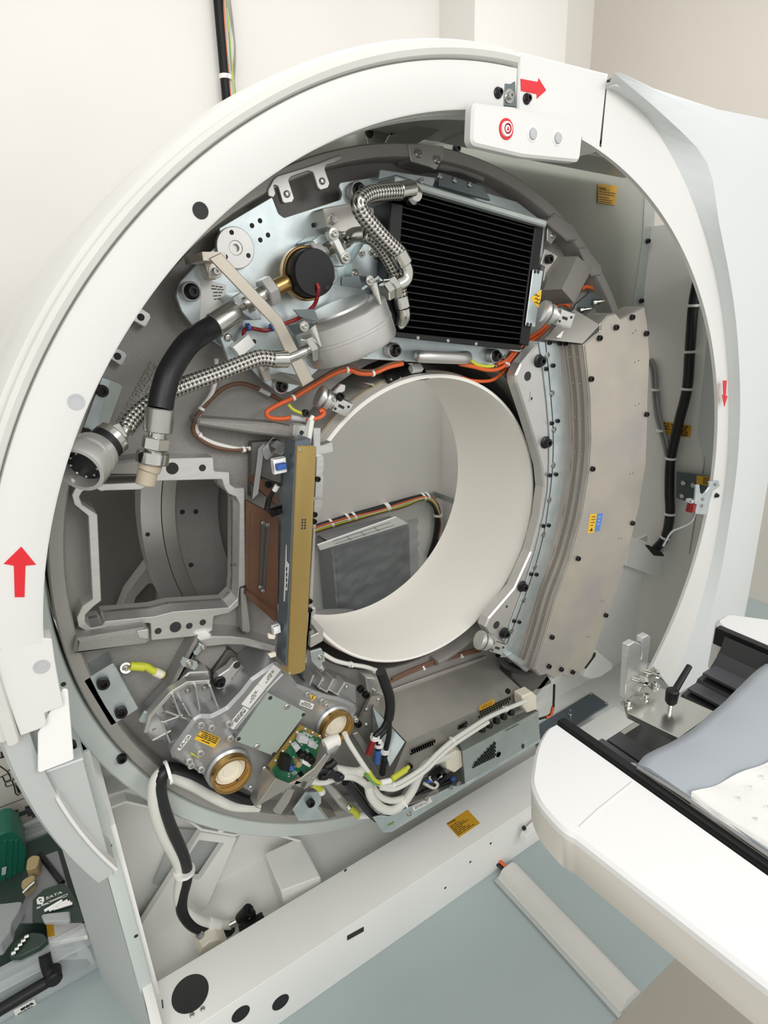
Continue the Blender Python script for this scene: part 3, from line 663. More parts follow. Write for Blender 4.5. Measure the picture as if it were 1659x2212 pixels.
for Q, R_, bl in ((((1190,1258,-.12),(1312,1244,-.12),(1340,1338,-.12),(1186,1318,-.12)), ((1330,1335,-.17),(1450,1245,-.17),(1475,1265,-.14),(1350,1338,-.12)), (1390,1280)),
             (((845,1490,-.12),(990,1485,-.12),(1030,1580,-.12),(890,1540,-.12)), ((795,1600,-.14),(1010,1580,-.17),(930,1640,-.17),(850,1672,-.14)), (920,1610))):
    f = lambda L: [U(cA(x, y)[0], d) for x, y, d in L]
    A = lbracket('l_bracket', f(Q), f(R_), 'zinc_dark', t); bolts(A, FY(-.172), cA(*bl), 'washer', .006)
P = U(cA(985,1760)[0], -.10); Q = U(cA(900,1800)[0], -.10)
b = BM(); cyl(b, P, P.lerp(Q, .55), .0225, n=6, bev=.002); link('hex_nut', b, 'chrome', t)
b = BM(); cyl(b, P.lerp(Q, .5), U(cA(790,1845)[0], -.10), .0095); link('pipe', b, 'steel', t)
P = U(cA(1490,1370)[0], -.12); Q = U(cA(1570,1320)[0], -.12)
b = BM(); cyl(b, P, Q, .017, n=6, bev=.002); link('hex_nut', b, 'chrome', t)
# hoses
def hose(label, name, pts, r, m, ends, group=None, uv=False, n=18):
    t = thing(name, label, 'hose', pts[0], group or 'hoses of the cooling unit'); tubeo('hose', pts, r, m, t, n, 10, uv)
    for nm, a, c, ra, mm, nn in ends:
        b = BM(); cyl(b, a, c, ra, n=nn, bev=min(.0015, ra*.1)); link(nm, b, mm, t)
    return t
p = path(cA, 265,1610,-.06, 170,1670,-.078) + path(cC, 860,290,-.11, 770,430,-.135, 730,550,-.145, 713,650,-.15)
a0, a1 = U(cA(270,1608)[0],-.058), U(cA(420,1505)[0],-.05)
q = lambda x, y, d=-.15: U(cC(x, y)[0], d)
hose('thick black rubber hose curving down from the pump, ending in a beige plug', 'rubber_hose', p, .018, 'rubber', [('crimp_sleeve', a0, a1, .0205, 'steel', 28), ('crimp_sleeve', q(712,645), q(698,785), .0205, 'steel', 28), ('neck', q(698,782), q(692,822), .0125, 'chrome', 20), ('hex_nut', q(690,815), q(680,885), .0195, 'chrome', 6), ('neck', q(680,884), q(676,900), .015, 'steel', 20), ('ring', q(674,895), q(664,965), .0235, 'chrome', 28), ('plug', q(664,958), q(642,1010), .0165, 'peek', 24), ('plug_tip', q(643,1005), q(625,1090), .0145, 'peek', 24)])
p = path(cA, 700,1845,-.10, 600,1835,-.10, 480,1875,-.10, 300,1945,-.10, 0,2055,-.105) + path(cC, 680,600,-.11, 560,700,-.12, 510,770,-.13)
a0, a1 = U(cA(690,1845)[0],-.10), U(cA(800,1842)[0],-.10)
c = lambda x, y, d: U(cC(x, y)[0], d)
t = hose('steel braided hose running down left behind the black hose to a round connector', 'braided_hose', p, .0135, 'braid', [('crimp_sleeve', a0, a1, .0148, 'chrome', 20), ('crimp_sleeve', c(530,745,-.125), c(482,795,-.135), .0115, 'chrome', 20), ('nut', c(485,795,-.135), c(425,820,-.14), .021, 'steel', 6), ('collar', c(450,805,-.138), c(415,835,-.142), .0255, 'steel', 28), ('grip', c(415,835,-.142), c(330,910,-.155), .025, 'rubber', 32)], uv=True)
A_, B_ = c(345,895,-.153), c(243,1005,-.19); d = (B_-A_).normalized(); L = (B_-A_).length
b = BM(); lathe(b, A_, d, [(.024,0),(.0315,.002),(.0325,.01),(.0325,L*.35),(.0305,L*.37),(.0305,L*.45),(.0335,L*.47),(.0345,L*.9),(.0335,L),(.028,L),(.0265,L-.02),(0,L-.02)], 40); SOC = link('connector_shell', b, 'alu', t)
b = BM(); lathe(b, A_+d*(L-.0195), d, [(.0264,0),(.026,.001),(0,.001)], 32); INS = link('connector_insert', b, 'black_plastic', SOC)
x, y, _ = basis(d); b = BM()
for i in range(9): cyl(b, A_+d*(L-.019)+(x*math.cos(i*.7)+y*math.sin(i*.7))*.0185, A_+d*(L-.012)+(x*math.cos(i*.7)+y*math.sin(i*.7))*.0185, .0018, n=8)
link('pins', b, 'chrome', SOC)
p = path(cA, 1600,642,-.09, 1500,648,-.10, 1380,668,-.11, 1312,720,-.12, 1330,790,-.12, 1400,880,-.12, 1500,990,-.12, 1600,1085,-.12)
e = lambda x, y, d: U(cA(x, y)[0], d)
t = hose('upper steel braided hose looping from the radiator top fitting', 'braided_hose', p, .0142, 'braid', [('crimp_sleeve', e(1590,642,-.09), e(1690,625,-.08), .0158, 'chrome', 20), ('crimp_sleeve', e(1590,1075,-.12), e(1640,1165,-.12), .0158, 'chrome', 20), ('hex_nut', e(1535,1345,-.12), e(1575,1320,-.12), .021, 'chrome', 6)], uv=True)
tubeo('elbow', [e(1635,1160,-.12), e(1655,1220,-.12), e(1640,1280,-.12), e(1570,1325,-.12)], .0125, 'chrome', t, 14)
p = path(cA, 1345,950,-.085, 1420,985,-.09, 1490,1070,-.09, 1560,1190,-.09, 1595,1290,-.085, 1610,1400,-.08)
t = hose('lower steel braided hose passing under the upper one beside the radiator', 'braided_hose', p, .0132, 'braid', [('crimp_sleeve', e(1340,950,-.085), e(1370,960,-.085), .0148, 'chrome', 20), ('crimp_sleeve', e(1610,1395,-.08), e(1628,1480,-.08), .0148, 'chrome', 20)], uv=True)
tubeo('elbow', [e(1225,985,-.055), e(1270,955,-.07), e(1350,945,-.085)], .0125, 'chrome', t, 14); tubeo('elbow', [e(1627,1475,-.08), e(1632,1540,-.075), e(1605,1590,-.06), e(1575,1600,-.04)], .0135, 'chrome', t, 14)
# ---------- radiator
FR = FY(-.062)
t = thing('radiator', 'black finned radiator with fine horizontal tubes in the upper part of the rotor', 'radiator', U(cB(650,1050)[0], -.03))
TL, TR, BR, BL = cB(272,560, 1118,795, 1028,1560, 205,1475)
plate('core', FR, [TL, TR, BR, BL], .05, 'fin', t, 0, 0)
b = BM()
for i in range(20):
    k = (i+.55)/20.6; A, B_ = FR.P(sub(TL, BL, k), .002), FR.P(sub(TR, BR, k), .002); tube(b, [A, B_], .0012, 6, 0)
link('cooling_tubes', b, 'fin_tube', t)
b = BM(); n = 0
for i in range(19):
    k0 = (i+1.05)/20.6
b.free()
plate('side_tank', FR, cB(190,640, 272,655, 215,1475, 150,1440), .055, 'black_plastic', t, .003, .002, w=.004)
plate('side_tank', FR, cB(1116,793, 1172,800, 1075,1562, 1018,1550), .055, 'black_plastic', t, .003, .002, w=.006)
plate('bottom_channel', FR, cB(210,1470, 1030,1555, 1022,1590, 205,1500), .05, 'black_plastic', t, .001, .001, w=.004); bolts(t, FR, cB(363,1510, 555,1528, 735,1548), 'pan', .004, w=.004)
plate('top_rail', FR, cB(222,470, 1195,758, 1188,802, 222,520), .06, 'galv_strip', t, .003, .003, w=.02)
plate('top_flange', FY(-.02), cB(112,500, 120,432, 480,485, 460,545, 225,470), .006, 'zinc', t, .003)
A = plate('top_bracket', FY(-.025), cB(500,450, 530,455, 780,540, 835,635, 600,570, 500,540), .006, 'zinc_dark', t, .002); bolts(A, FY(-.025), cB(502,475, 597,502, 693,530, 385,508), 'pan', .006)
b = BM(); P = FY(-.07).P(cB(320,600)[0]); lathe(b, P, (0,-1,0), [(.017,0),(.017,.012),(.012,.018),(0,.02)], 24); link('inlet', b, 'chrome', t)
t = thing('warning_plate', 'narrow zinc strip with a yellow hot-surface triangle on the right edge of the radiator', 'sign', U(cB(1100,1250)[0], -.08))
FWp = FY(-.075)
plate('strip', FWp, cB(1102,1070, 1166,1080, 1115,1443, 1053,1432), .003, 'zinc', t, .003); bolts(t, FWp, cB(1113,1086, 1133,1088, 1065,1424, 1086,1427), 'hole', .0042)
S = plate('hot_surface_sign', FWp, cB(1082,1257, 1156,1200, 1150,1260, 1135,1318), .0006, 'sticker_yellow', t, .001, 0, w=.0006)
b = BM()
for dy in (0, 24, 48): tube(b, [FWp.P(q, .0015) for q in cB(1112,1238+dy, 1122,1232+dy, 1132,1244+dy, 1143,1240+dy)], .0008, 6, 4)
link('print', b, 'print_black', S)
# ---------- duct, stud plate, clamps
t = thing('air_duct', 'faceted galvanised sheet-metal box right of the radiator', 'duct', U(cB(1320,1130)[0], -.02))
b = BM(); g = lambda x, y, d: b.verts.new(U(cB(x, y)[0], d))
a, bb, c_, d_ = g(1258,992,-.03), g(1165,1205,-.05), g(1285,1198,-.09), g(1385,988,-.07); e_, f_ = g(1480,1065,-.03), g(1362,1288,-.05); h_, i_ = g(1140,1215,-.02), g(1180,1300,.02)
for f in ((a,bb,c_,d_), (d_,c_,f_,e_), (bb,h_,i_,f_,c_)): b.faces.new(f)
solid(b, .003); link('housing', b, 'galv', t)
plate('mounting_tab', FY(-.03), cB(1180,940, 1262,985, 1165,1160, 1180,1060, 1150,1040), .004, 'galv', t, .002); bolts(t, FY(-.03), cB(1192,1008), 'sock', .010)
t = thing('stud_plate', 'small zinc plate with two threaded studs beside the faceted duct', 'bracket', U(cB(1430,1320)[0], -.02))
plate('plate', FY(-.02), cB(1380,1290, 1470,1215, 1530,1250, 1540,1290, 1395,1395, 1340,1395), .006, 'zinc_dark', t, .003)
for q in ((1395,1335), (1480,1285)): bolt(t, U(cB(*q)[0], -.02), (.9,-.4,.12), 'stud', .0062)
def clamp(label, P, ex, s):
    """aluminium rod clamp: round sleeve with collars and a slotted block"""
    t = thing('rod_clamp', label, 'clamp', P, 'rod clamps around the bore'); ex = Vector(ex).normalized(); F = Fr(P, ex, (0,0,1) if abs(ex.z) < .8 else (1,0,0))
    b = BM(); lathe(b, P-ex*.045*s, ex, [(.03*s,0),(.032*s,.003*s),(.032*s,.012*s),(.02*s,.013*s),(.02*s,.02*s),(.028*s,.021*s),(.028*s,.034*s),(.02*s,.036*s),(.02*s,.05*s)], 28); link('sleeve', b, 'alu', t)
    b = BM(); box(b, F, 0, .05*s, -.02*s, .022*s, -.02*s, .02*s, .003*s); bk = link('block', b, 'machined', t)
    b = BM(); box(b, F, .012*s, .03*s, -.004*s, .004*s, .017*s, .0206*s); link('slot', b, 'void', bk)
    bolt(bk, F.p(.04*s, .008*s, .02*s), F.z, 'hole', .004*s); bolt(bk, F.p(.008*s, -.012*s, .02*s), F.z, 'hole', .004*s)
    return t
clamp('aluminium rod clamp at the upper end of the curved detector', U(cB(1240,1370)[0], -.09), (.85,-.25,-.3), .8)
clamp('aluminium rod clamp at the lower end of the curved detector', U(cF(1215,120)[0], -.07), (.8,-.3,-.45), .8)
t = clamp('aluminium rod clamp with a black screw at the upper left of the bore', U(cJ(490,245)[0], -.02), (.85,-.2,-.5), .72); bolt(t, U(cJ(520,225)[0], -.05), (.3,-.6,.6), 'sock', .008)
A = plate('lug', FY(-.04), cJ(490,200, 530,155, 555,160, 550,190, 520,205), .008, 'machined', t, .004)
# ---------- bore liner
t = thing('bore_liner', 'cream plastic tunnel liner through the middle of the gantry', 'bore tunnel', (0, .1, ZC-.35))
arc_sweep('tunnel', [(.3495,.004),(.350,0),(.3545,-.001),(.358,.002),(.359,.012),(.362,.10),(.384,.345),(.381,.347),(.352,.10)], 0, 360, 'ivory', t, 140, (0,ZC))
A = arc_sweep('outer_hoop', [(.3585,.03),(.364,.03),(.366,.036),(.3605,.036)], 60, 260, 'ivory_dark', t, 60, (0,ZC))
for q in ((cJ(640,150, 690,155, 696,168, 685,165)), (cJ(995,105, 1010,110, 1018,125, 1008,125))):
    plate('fin', FY(.02), q, .06, 'ivory_dark', t, 0, 0)
t = thing('sensor_board', 'small black sensor circuit board mounted above the top of the bore', 'circuit board', U(cJ(840,105)[0], .03))
b = BM(); P = U(cJ(840,108)[0], .03); F = Fr(P, (1,0,0), (0,.7,.7)); box(b, F, -.055, .055, -.022, .022, 0, .004, .001); link('board', b, 'black_plastic', t)
b = BM(); box(b, F, .012, .042, -.004, .012, .004, .016, .001); link('socket', b, 'white', t)
for u in (-.045, -.02, .0, .046): bolt(t, F.p(u, -.012, .004), F.z, 'pan', .004)
# ---------- curved detector
YD = -.11; FDt = FY(YD); FDb = FY(YD+.055)
t = thing('detector', 'long curved x-ray detector box with a mottled metal front panel, right of the bore', 'detector', (.5, -.05, .5))
left = PX(1260,745, 1266,800, 1272,860, 1274,950, 1270,1017, 1254,1116, 1230,1208, 1198,1295, 1175,1375, 1152,1446)
topo = PX(1284,724, 1296,716, 1296,700, 1314,680, 1329,676, 1339,688, 1358,678, 1391,661)
right = PX(1397,700, 1402,770, 1398,860, 1397,920, 1394,1000, 1380,1090, 1359,1176, 1337,1256, 1306,1340, 1278,1420)
bot = PX(1252,1455, 1240,1450, 1226,1462, 1212,1458, 1196,1466, 1180,1456, 1165,1460)
outl = left[::-1] + topo + right + bot
bm = BM(); ol = rnd(uns(FDt, outl), .003); ext(bm, FDt, ol, .055, bev=.0015); link('housing', bm, 'galv', t)
bm = BM(); ext(bm, FDt, inset(ol, .0025), .003, bev=.001, w=.003); PAN = link('front_panel', bm, 'detector', t)
bolts(PAN, FDt, cD(915,165, 828,220, 738,278, 992,253, 692,500, 994,692, 700,988, 918,1283, 622,1475, 773,1783, 480,1902) + cF(1523,240, 1588,256, 1648,270), 'sock', .0068, w=.003)
bolts(PAN, FDt, cD(925,250, 940,237, 935,410, 955,400, 938,645, 957,635, 910,1015, 925,1012, 845,1368, 860,1368, 752,1708, 768,1708, 675,1902, 690,1902), 'hole', .0018, w=.003, name='rivet_hole')
S = sticker('caution_sticker', FDt, cD(692,1235, 730,1233, 713,1335, 678,1340), 'sticker_yellow', PAN, [(.15,.3,.9),(.3,.3,.9),(.45,.3,.9),(.6,.3,.7)], .0018, 'print_black', w=.0035, label='yellow caution sticker')
b = BM(); q = cD(690,1328, 706,1326, 702,1310); ext(b, FDt, uns(FDt, q, .0045), .0004, w=.0045); link('print', b, 'print_black', S)
sticker('caution_sticker', FDt, cD(733,1233, 762,1230, 743,1326, 718,1332), 'sticker_blue', PAN, [(.2,.3,.7),(.4,.3,.7),(.6,.3,.7)], .0014, 'sticker_white', w=.0035, label='blue sticker')
# curved inner side wall with its two bands and rivets
LW = [Vector(FDt.un(q)) for q in left]
def wall(name, t0, t1, off, m, par):
    P = spline([Vector((v.x, 0, v.y)) for v in LW], 4); rows = []
    for tt in (t0, t1): rows.append([Vector((p.x-off, YD+.055*tt, p.z)) for p in P])
    bm = BM(); V = [[bm.verts.new(p) for p in r] for r in rows]
    for i in range(len(P)-1): bm.faces.new((V[0][i], V[0][i+1], V[1][i+1], V[1][i]))
    return link(name, bm, m, par, 60)
SWl = wall('side_wall', .03, .98, .0015, 'detector', t)
for a, c in ((.28,.44), (.66,.84)): wall('wall_band', a, c, .0024, 'band', SWl)
for k in range(1, len(LW)):
    for tt in (.36, .75):
        v = LW[k].lerp(LW[k-1], .5); bolt(SWl, Vector((v.x-.0024, YD+.055*tt, v.y)), (-1,0,0), 'pan', .0022, 'rivet')
base = PX(1166,737, 1126,785, 1114,810, 1116,828, 1138,895, 1159,964, 1171,1010, 1175,1053, 1167,1116, 1147,1192, 1111,1271, 1056,1335, 1048,1355, 1060,1378, 1080,1406, 1140,1455, 1200,1300, 1250,1100, 1250,900, 1230,745)
A = plate('base_plate', FDb, base, .03, 'alu', t, .008, .004)
bolts(A, FDb, cD(412,402, 447,845, 320,1627, 220,1880), 'flange', .0125)
bolts(A, FDb, cD(352,485, 182,1838), 'hole', .011); bolts(A, FDb, cD(372,607, 238,1738), 'hole', .004)
text(A, 'L', FDb, cD(362,622)[0], cD(384,622)[0], 'alu', w=.001)
strip_l = PX(1165,738, 1174,800, 1182,870, 1187,930, 1187,1000, 1184,1060, 1174,1120, 1157,1190, 1135,1260, 1105,1340, 1082,1420)
strip_r = PX(1207,742, 1216,830, 1221,930, 1219,1017, 1209,1090, 1192,1180, 1168,1265, 1142,1340, 1114,1420)
ST = plate('cover_strip', FDb, strip_l + strip_r[::-1], .003, 'zinc', t, .001, .0008, w=.004)
b = BM(); tube(b, [FDb.P(q, .0045) for q in cD(448,290, 470,500, 490,760, 489,960, 470,1150, 440,1340, 390,1530, 330,1700, 240,1940)], .001, 6, 4); link('seam', b, 'void', ST)
for q in cD(457,372, 483,578, 494,775, 490,970, 468,1158, 437,1345, 390,1523, 330,1700, 262,1870):
    P = FDb.P(q, .004); F = Fr(P, (1,0,0), (0,0,1)); b = BM(); box(b, F, -.007, .007, -.004, .004, 0, .003, .001); box(b, F, -.003, .003, -.008, .008, 0, .0035, .001); link('seam_clip', b, 'chrome', ST)
bolts(ST, FDb, cD(450,445, 487,427, 480,741, 512,728, 470,1023, 503,1018, 433,1298, 463,1295, 368,1560, 397,1562, 275,1815, 303,1820, 468,303), 'sock', .0052, w=.004)
bolts(t, FDb, cD(553,308, 580,310, 640,310, 522,307), 'sock', .0055, w=.004)
b = BM(); q = [FDb.P(x, .002) for x in cD(445,285, 635,290)]; 
vs = [b.verts.new(p) for p in (q[0], q[1], FDt.P((1258,742)), FDt.P((1296,702)), FDb.P((1240,668)), FDb.P((1205,700)))]
b.faces.new((vs[0], vs[1], vs[2])); b.faces.new((vs[0], vs[2], vs[3], vs[5])); b.faces.new((vs[5], vs[3], vs[4])); solid(b, .002); TP = link('top_plate', b, 'galv', t)
sticker('rating_label', Fr(FDb.P((1225,715), .012), (1,-.15,-.1), (.1,.35,.9)), cD(540,240, 690,240, 645,275, 505,275), 'sticker_white', TP, [(.3,.1,.5),(.6,.3,.6)], .0016, 'print_black', w=.006)
# ---------- collimator with gold-coloured bar
cR = crop(540,900,.2624)
YG = -.12; FG = FY(YG)
t = thing('collimator', 'tall narrow electronics box with a gold-coloured front bar, left of the bore', 'collimator', U((630,1440), -.09))
gold = cR(387,242, 503,238, 548,250, 535,500, 505,1100, 480,1600, 455,2085, 412,2115, 330,2135, 305,2110, 318,1750, 345,1100, 370,600)
def prism(name, L0, L1, y0, y1, m, par):
    b = BM(); a = [b.verts.new(FY(y0).P(q)) for q in L0]; 
    return a
b = BM(); g0 = [FG.P(q) for q in cR(387,242, 503,238)]; g1 = [FG.P(q) for q in cR(310,2135, 412,2115)]; h0 = FY(YG+.006).P(cR(550,250)[0]); h1 = FY(YG+.006).P(cR(455,2088)[0])
dep = Vector((0,.03,0)); V = [b.verts.new(p) for p in (g0[0], g0[1], h0, h0+dep, g0[0]+dep, g1[0], g1[1], h1, h1+dep, g1[0]+dep)]
for i in range(5): j = (i+1) % 5; b.faces.new((V[i], V[j], V[5+j], V[5+i]))
b.faces.new(V[:5]); b.faces.new(V[5:]); bmesh.ops.bevel(b, geom=b.edges[:], offset=.0012, segments=2, affect='EDGES'); GB = link('gold_bar', b, 'gold', t)
bolts(GB, FG, cR(432,850, 455,850, 431,873, 454,873, 430,896, 453,896, 429,920, 452,918), 'hole', .0021); bolts(GB, FG, cR(412,277, 328,2115), 'pan', .0035)
b = BM(); s0 = [g0[0]+Vector((-.001,.003,.008)), g0[0]+Vector((.03,.003,.008))]; s1 = [g1[0]+Vector((-.001,.003,.02)), g1[0]+Vector((.03,.003,.02))]
d2 = Vector((0,.046,0)); V = [b.verts.new(p) for p in (s0[0], s0[1], s0[1]+d2, s0[0]+d2, s1[0], s1[1], s1[1]+d2, s1[0]+d2)]
for f in ((0,1,2,3),(4,5,6,7),(0,1,5,4),(1,2,6,5),(2,3,7,6),(3,0,4,7)): b.faces.new([V[i] for i in f])
bmesh.ops.bevel(b, geom=b.edges[:], offset=.001, segments=1, affect='EDGES'); HS = link('housing', b, 'steel_blue', t)
ex = (s1[0]-s0[0]).normalized(); FSd = Fr(s0[0], (0,-1,0), -ex)   # left face of the housing, facing -x
bolts(HS, FSd, cR(335,320, 262,548, 245,910, 220,1590), 'hole', .003)
S = plate('label', FSd, cR(296,1055, 300,1055, 300,1185, 320,1215, 305,1430, 290,1430, 285,1520, 276,1520), .0006, 'sticker_white', HS, 0, 0, w=.0016)
b = BM()
for k in range(4): rule(b, FSd, cR(302,1240+k*45)[0], cR(299,1270+k*45)[0], .004, .0022)
link('print', b, 'print_black', S)
# connectors along the left side
for q, m, nm, sz in ((cR(235,400), 'white', 'connector', .013), (cR(212,1745), 'lens_white', 'connector', .008)):
    P = FY(YG+.03).P(q[0]); F = Fr(P, (1,0,0), (0,0,1)); b = BM(); box(b, F, -sz, sz, -sz*1.1, sz*1.1, -.004, .006, .0015); CN = link(nm, b, m, t)
    if m == 'white': b = BM(); box(b, F, -.009, .010, -.006, .006, .004, .014, .0015); lab(link('latch', b, 'cable_blue', CN), 'blue latch')
for q in (cR(150,1790, 215,1800, 205,1835, 155,1830), cR(150,1960, 215,1940, 220,1975, 170,1990)): plate('clip', FY(YG+.03), q, .006, 'ceramic', t, .002, .001)
# machined rails on the right
FRl = FY(-.07)
for nm, q, dd in (('rail', cR(548,328, 608,325, 610,440, 598,460, 598,480, 608,490, 598,665, 535,668), .02), ('rail', cR(530,690, 595,690, 598,730, 570,780, 548,780, 545,915, 515,920), .02), ('rail', cR(522,925, 540,925, 515,1570, 480,1600, 470,2030, 455,2030), .015)):
    plate(nm, FRl, q, dd, 'machined', t, .002, .001)
bolts(t, FRl, cR(552,512, 527,803, 522,860, 488,1515, 488,1588), 'sock', .0055)
A = plate('top_lug', FY(-.06), cR(362,65, 470,70, 478,190, 470,215, 355,185), .02, 'machined', t, .003, .0015); bolts(A, FY(-.06), cR(425,132), 'hole', .0045)
A = plate('top_lug', FY(-.05), cR(520,90, 585,92, 582,240, 680,205, 690,290, 548,325, 520,240), .02, 'machined', t, .003, .0015)
A = plate('bottom_lug', FY(-.05), cR(508,1640, 610,1750, 600,1850, 500,1905, 495,1890, 500,1810, 565,1780, 500,1700), .02, 'machined', t, .003, .0015)
plate('bottom_lug', FY(-.05), cR(480,1590, 540,1570, 545,1610, 520,1650, 480,1660), .02, 'machined', t, .003, .0015)
# copper-brown housing behind it
t = thing('filter_housing', 'brown metal housing with a tall slot between the window frame and the gold bar', 'housing', U((575,1330), .0))
A = plate('side_panel', FY(.0), cJ(75,722, 205,790, 228,800, 225,1310, 205,1290, 75,1152), .03, 'copper_box', t, .001, .001)
b = BM(); ext(b, FY(-.001), uns(FY(-.001), cJ(90,770, 195,835, 190,1215, 85,1140)), .001, [uns(FY(-.001), cJ(140,815, 180,840, 165,1165, 128,1140))]); link('slot_frame', b, 'copper_box', A)
plate('slot_plate', FY(-.003), cJ(146,822, 186,836, 160,1165, 134,1155), .004, 'zinc_dark', A, .001, 0, holes=[cJ(160,850, 172,854, 152,1130, 143,1128)], hr=0); bolts(A, FY(-.003), cJ(152,828, 175,838, 138,1140, 152,1158), 'pan', .004)
plate('lower_flange', FY(-.01), cJ(80,1160, 215,1265, 215,1310, 200,1300, 75,1185), .02, 'copper_box', t, .001)
plate('tan_block', FY(.0), cJ(120,600, 215,665, 225,740, 215,740, 105,640), .03, 'copper_box', t, .002, .001)
bolts(t, FY(.0), cJ(178,640), 'sock', .007)
plate('opening_shade', FY(.02), cJ(100,440, 240,430, 240,640, 130,600, 95,720), .02, 'casting_dark', t, .002, .001)  # dark plate paints the shade of the open gap beside the housing
t = thing('ribbon_cable', 'grey ribbon cables folded beside the blue-latched connector', 'cable', U(cJ(190,520)[0], -.02))
for pts in (path(cJ, 175,440,.0, 150,470,-.01, 165,520,-.01, 195,490,-.02, 240,500,-.06), path(cJ, 190,455,.0, 215,470,-.02, 235,480,-.05), path(cJ, 130,470,.0, 120,560,.0, 108,650,.0, 100,715,.0)):
    b = BM(); P = spline(pts, 6); V = [(b.verts.new(p), b.verts.new(p+Vector((.012,-.004,.010)))) for p in P]
    for A, B_ in zip(V, V[1:]): b.faces.new((A[0], A[1], B_[1], B_[0]))
    solid(b, .0015); link('ribbon', b, 'cable_grey', t)
tubeo('lead', path(cJ, 235,640,-.05, 205,670,-.04, 185,720,-.03, 178,765,-.03, 205,775,-.05, 245,770,-.07), .0045, 'cable_black', t)
b = BM(); box(b, Fr(U(cJ(220,770)[0],-.055),(1,0,.1),(0,0,1)), -.014,.014,-.007,.007,-.006,.006,.001); link('plug', b, 'black_plastic', t)
tubeo('sleeve', path(cJ, 222,648,-.051, 208,672,-.046), .0052, 'white', t)
# ---------- inside of the gantry housing seen round the rotor
t = thing('rear_panel', 'olive-grey sheet-metal panel behind the upper right of the rotor', 'panel', U((1300,700), .31))
FO = FY(.31)
plate('sheet', FO, PX(520,470, 600,330, 780,225, 1010,190, 1262,215, 1402,330, 1397,520, 1374,690, 1200,760, 700,800), .004, 'olive_panel', t, 0, 0)
plate('edge_strip', FO, PX(1398,340, 1421,340, 1412,520, 1388,700, 1362,700, 1388,520), .004, 'galv_strip', t, 0, .001, w=.003)
bolts(t, FO, PX(1398,521, 1384,650), 'sock', .008, w=.004); bolts(t, FO, cB(605,300), 'sock', .010)
sticker('sticker', FO, PX(1293,397, 1333,402, 1329,443, 1292,438), 'sticker_amber', t, [(.28,.05,.6),(.4,.05,.95),(.52,.05,.92),(.68,.05,.6),(.8,.05,.8),(.92,.05,.8)], .002, 'print_black', w=.004, label='amber warning sticker')
text(t.children[-1] if t.children[-1].name.startswith('sticker') else t, 'Achtung!', FO, (1294,407), (1309,409), 'print_black', w=.0062)
A = plate('tie_plate', FY(.28), cA(1345,150, 1490,130, 1530,180, 1530,300, 1380,310), .004, 'olive_panel', t, 0, .001); bolts(A, FY(.28), cA(1385,217), 'hole', .012)
plate('roof_rib', FY(.20), cI(0,600, 120,510, 250,497, 180,525, 215,555, 0,680, -150,680, -130,640), .004, 'olive_panel', t, 0, .001); bolts(t, FY(.279), cA(1565,235), 'hole', .012)
plate('roof_strip', FY(.27), cI(50,650, 120,600, 250,590, 255,650, 230,640), .004, 'galv_strip', t, 0, .001)
t = thing('vent_grille', 'cream slotted vent grille behind the control panel', 'vent', U((1330,320), -.1))
FV = FY(-.1); A = plate('grille', FV, PX(1262,281, 1300,285, 1372,332, 1372,352, 1262,330), .006, 'ceramic', t, 0, .001)
b = BM()
for k in range(10):
    a = 1266+k*10; rule(b, FV, (a, 325+k*1.8), (a+7, 312+k*1.8), .004); rule(b, FV, (a, 305+k*1.8), (a+7, 292+k*1.8), .004)
link('slots', b, 'void', A)
XS = 1.2; FXs = FX(XS)
def UX(q, x): return FX(x).P(q)
t = thing('side_housing', 'cream inner side wall of the gantry housing with bundled black cables on it', 'panel', (XS, .05, .1))
b = BM(); wbox(b, XS, XS+.01, -.17, .32, .03, 1.68); link('sheet', b, 'inner_panel', t)
b = BM(); q = [UX(x, XS-.001) for x in PX(1548,820, 1520,1010, 1489,1196)]; tube(b, q, .002, 6, 0); link('seam', b, 'olive_panel', t)
A = plate('corner_bracket', FY(.30), PX(1390,668, 1433,671, 1430,700, 1392,696), .004, 'galv_strip', t, .002); bolts(A, FY(.30), PX(1417,681), 'hex', .006)
sticker('sticker', FXs, PX(1424,909, 1494,920, 1490,945, 1436,938), 'sticker_amber', t, [(.15,.05,.3),(.35,.05,.3),(.55,.1,.3),(.15,.35,.9),(.3,.35,.85),(.45,.35,.85),(.6,.35,.9),(.75,.35,.9),(.9,.35,.9)], .0035, 'print_black', w=.002, label='amber warning sticker half hidden by the black cable')
t = thing('cable_bundle', 'thick black cable bundle with white ties on the inner side wall of the gantry', 'cable', UX((1440,1180), XS-.02), 'cables on the inner side wall')
p = [UX(q, XS-.022) for q in PX(1512,585, 1498,660, 1490,760, 1484,840, 1467,910, 1449,990, 1446,1060, 1447,1110, 1437,1160, 1414,1188)]
tubeo('cable', p, .0165, 'cable_black', t, 14)
for k in (1, 2, 3, 5, 7, 8): tie(t, p[k], p[k+1]-p[k-1], .0172, 'white', .008)
t = thing('cable_bundle', 'thin grey cable pair joining the black cable bundle on the inner side wall', 'cable', UX((1420,900), XS-.02), 'cables on the inner side wall')
for o in (0, 8): tubeo('cable', [UX((x+o, y), XS-.012) for x, y in PX(1399,775, 1408,800, 1412,850, 1418,900, 1432,950, 1441,990)], .006, 'cable_grey', t, 10)
for q in PX(1416,842, 1427,930): tie(t, UX(q, XS-.012), (0,0,1), .013, 'white', .007)
t = thing('cable_tray', 'white folded cable tray across the right inside of the gantry frame', 'tray', UX((1420,1230), XS-.2))
FT2 = FY(.10)
b = BM(); ext(b, FT2, rnd(uns(FT2, PX(1358,1165, 1400,1172, 1424,1195, 1450,1188, 1494,1206, 1488,1270, 1352,1222)), .006), .12, bev=.004); link('channel', b, 'frame_white', t)
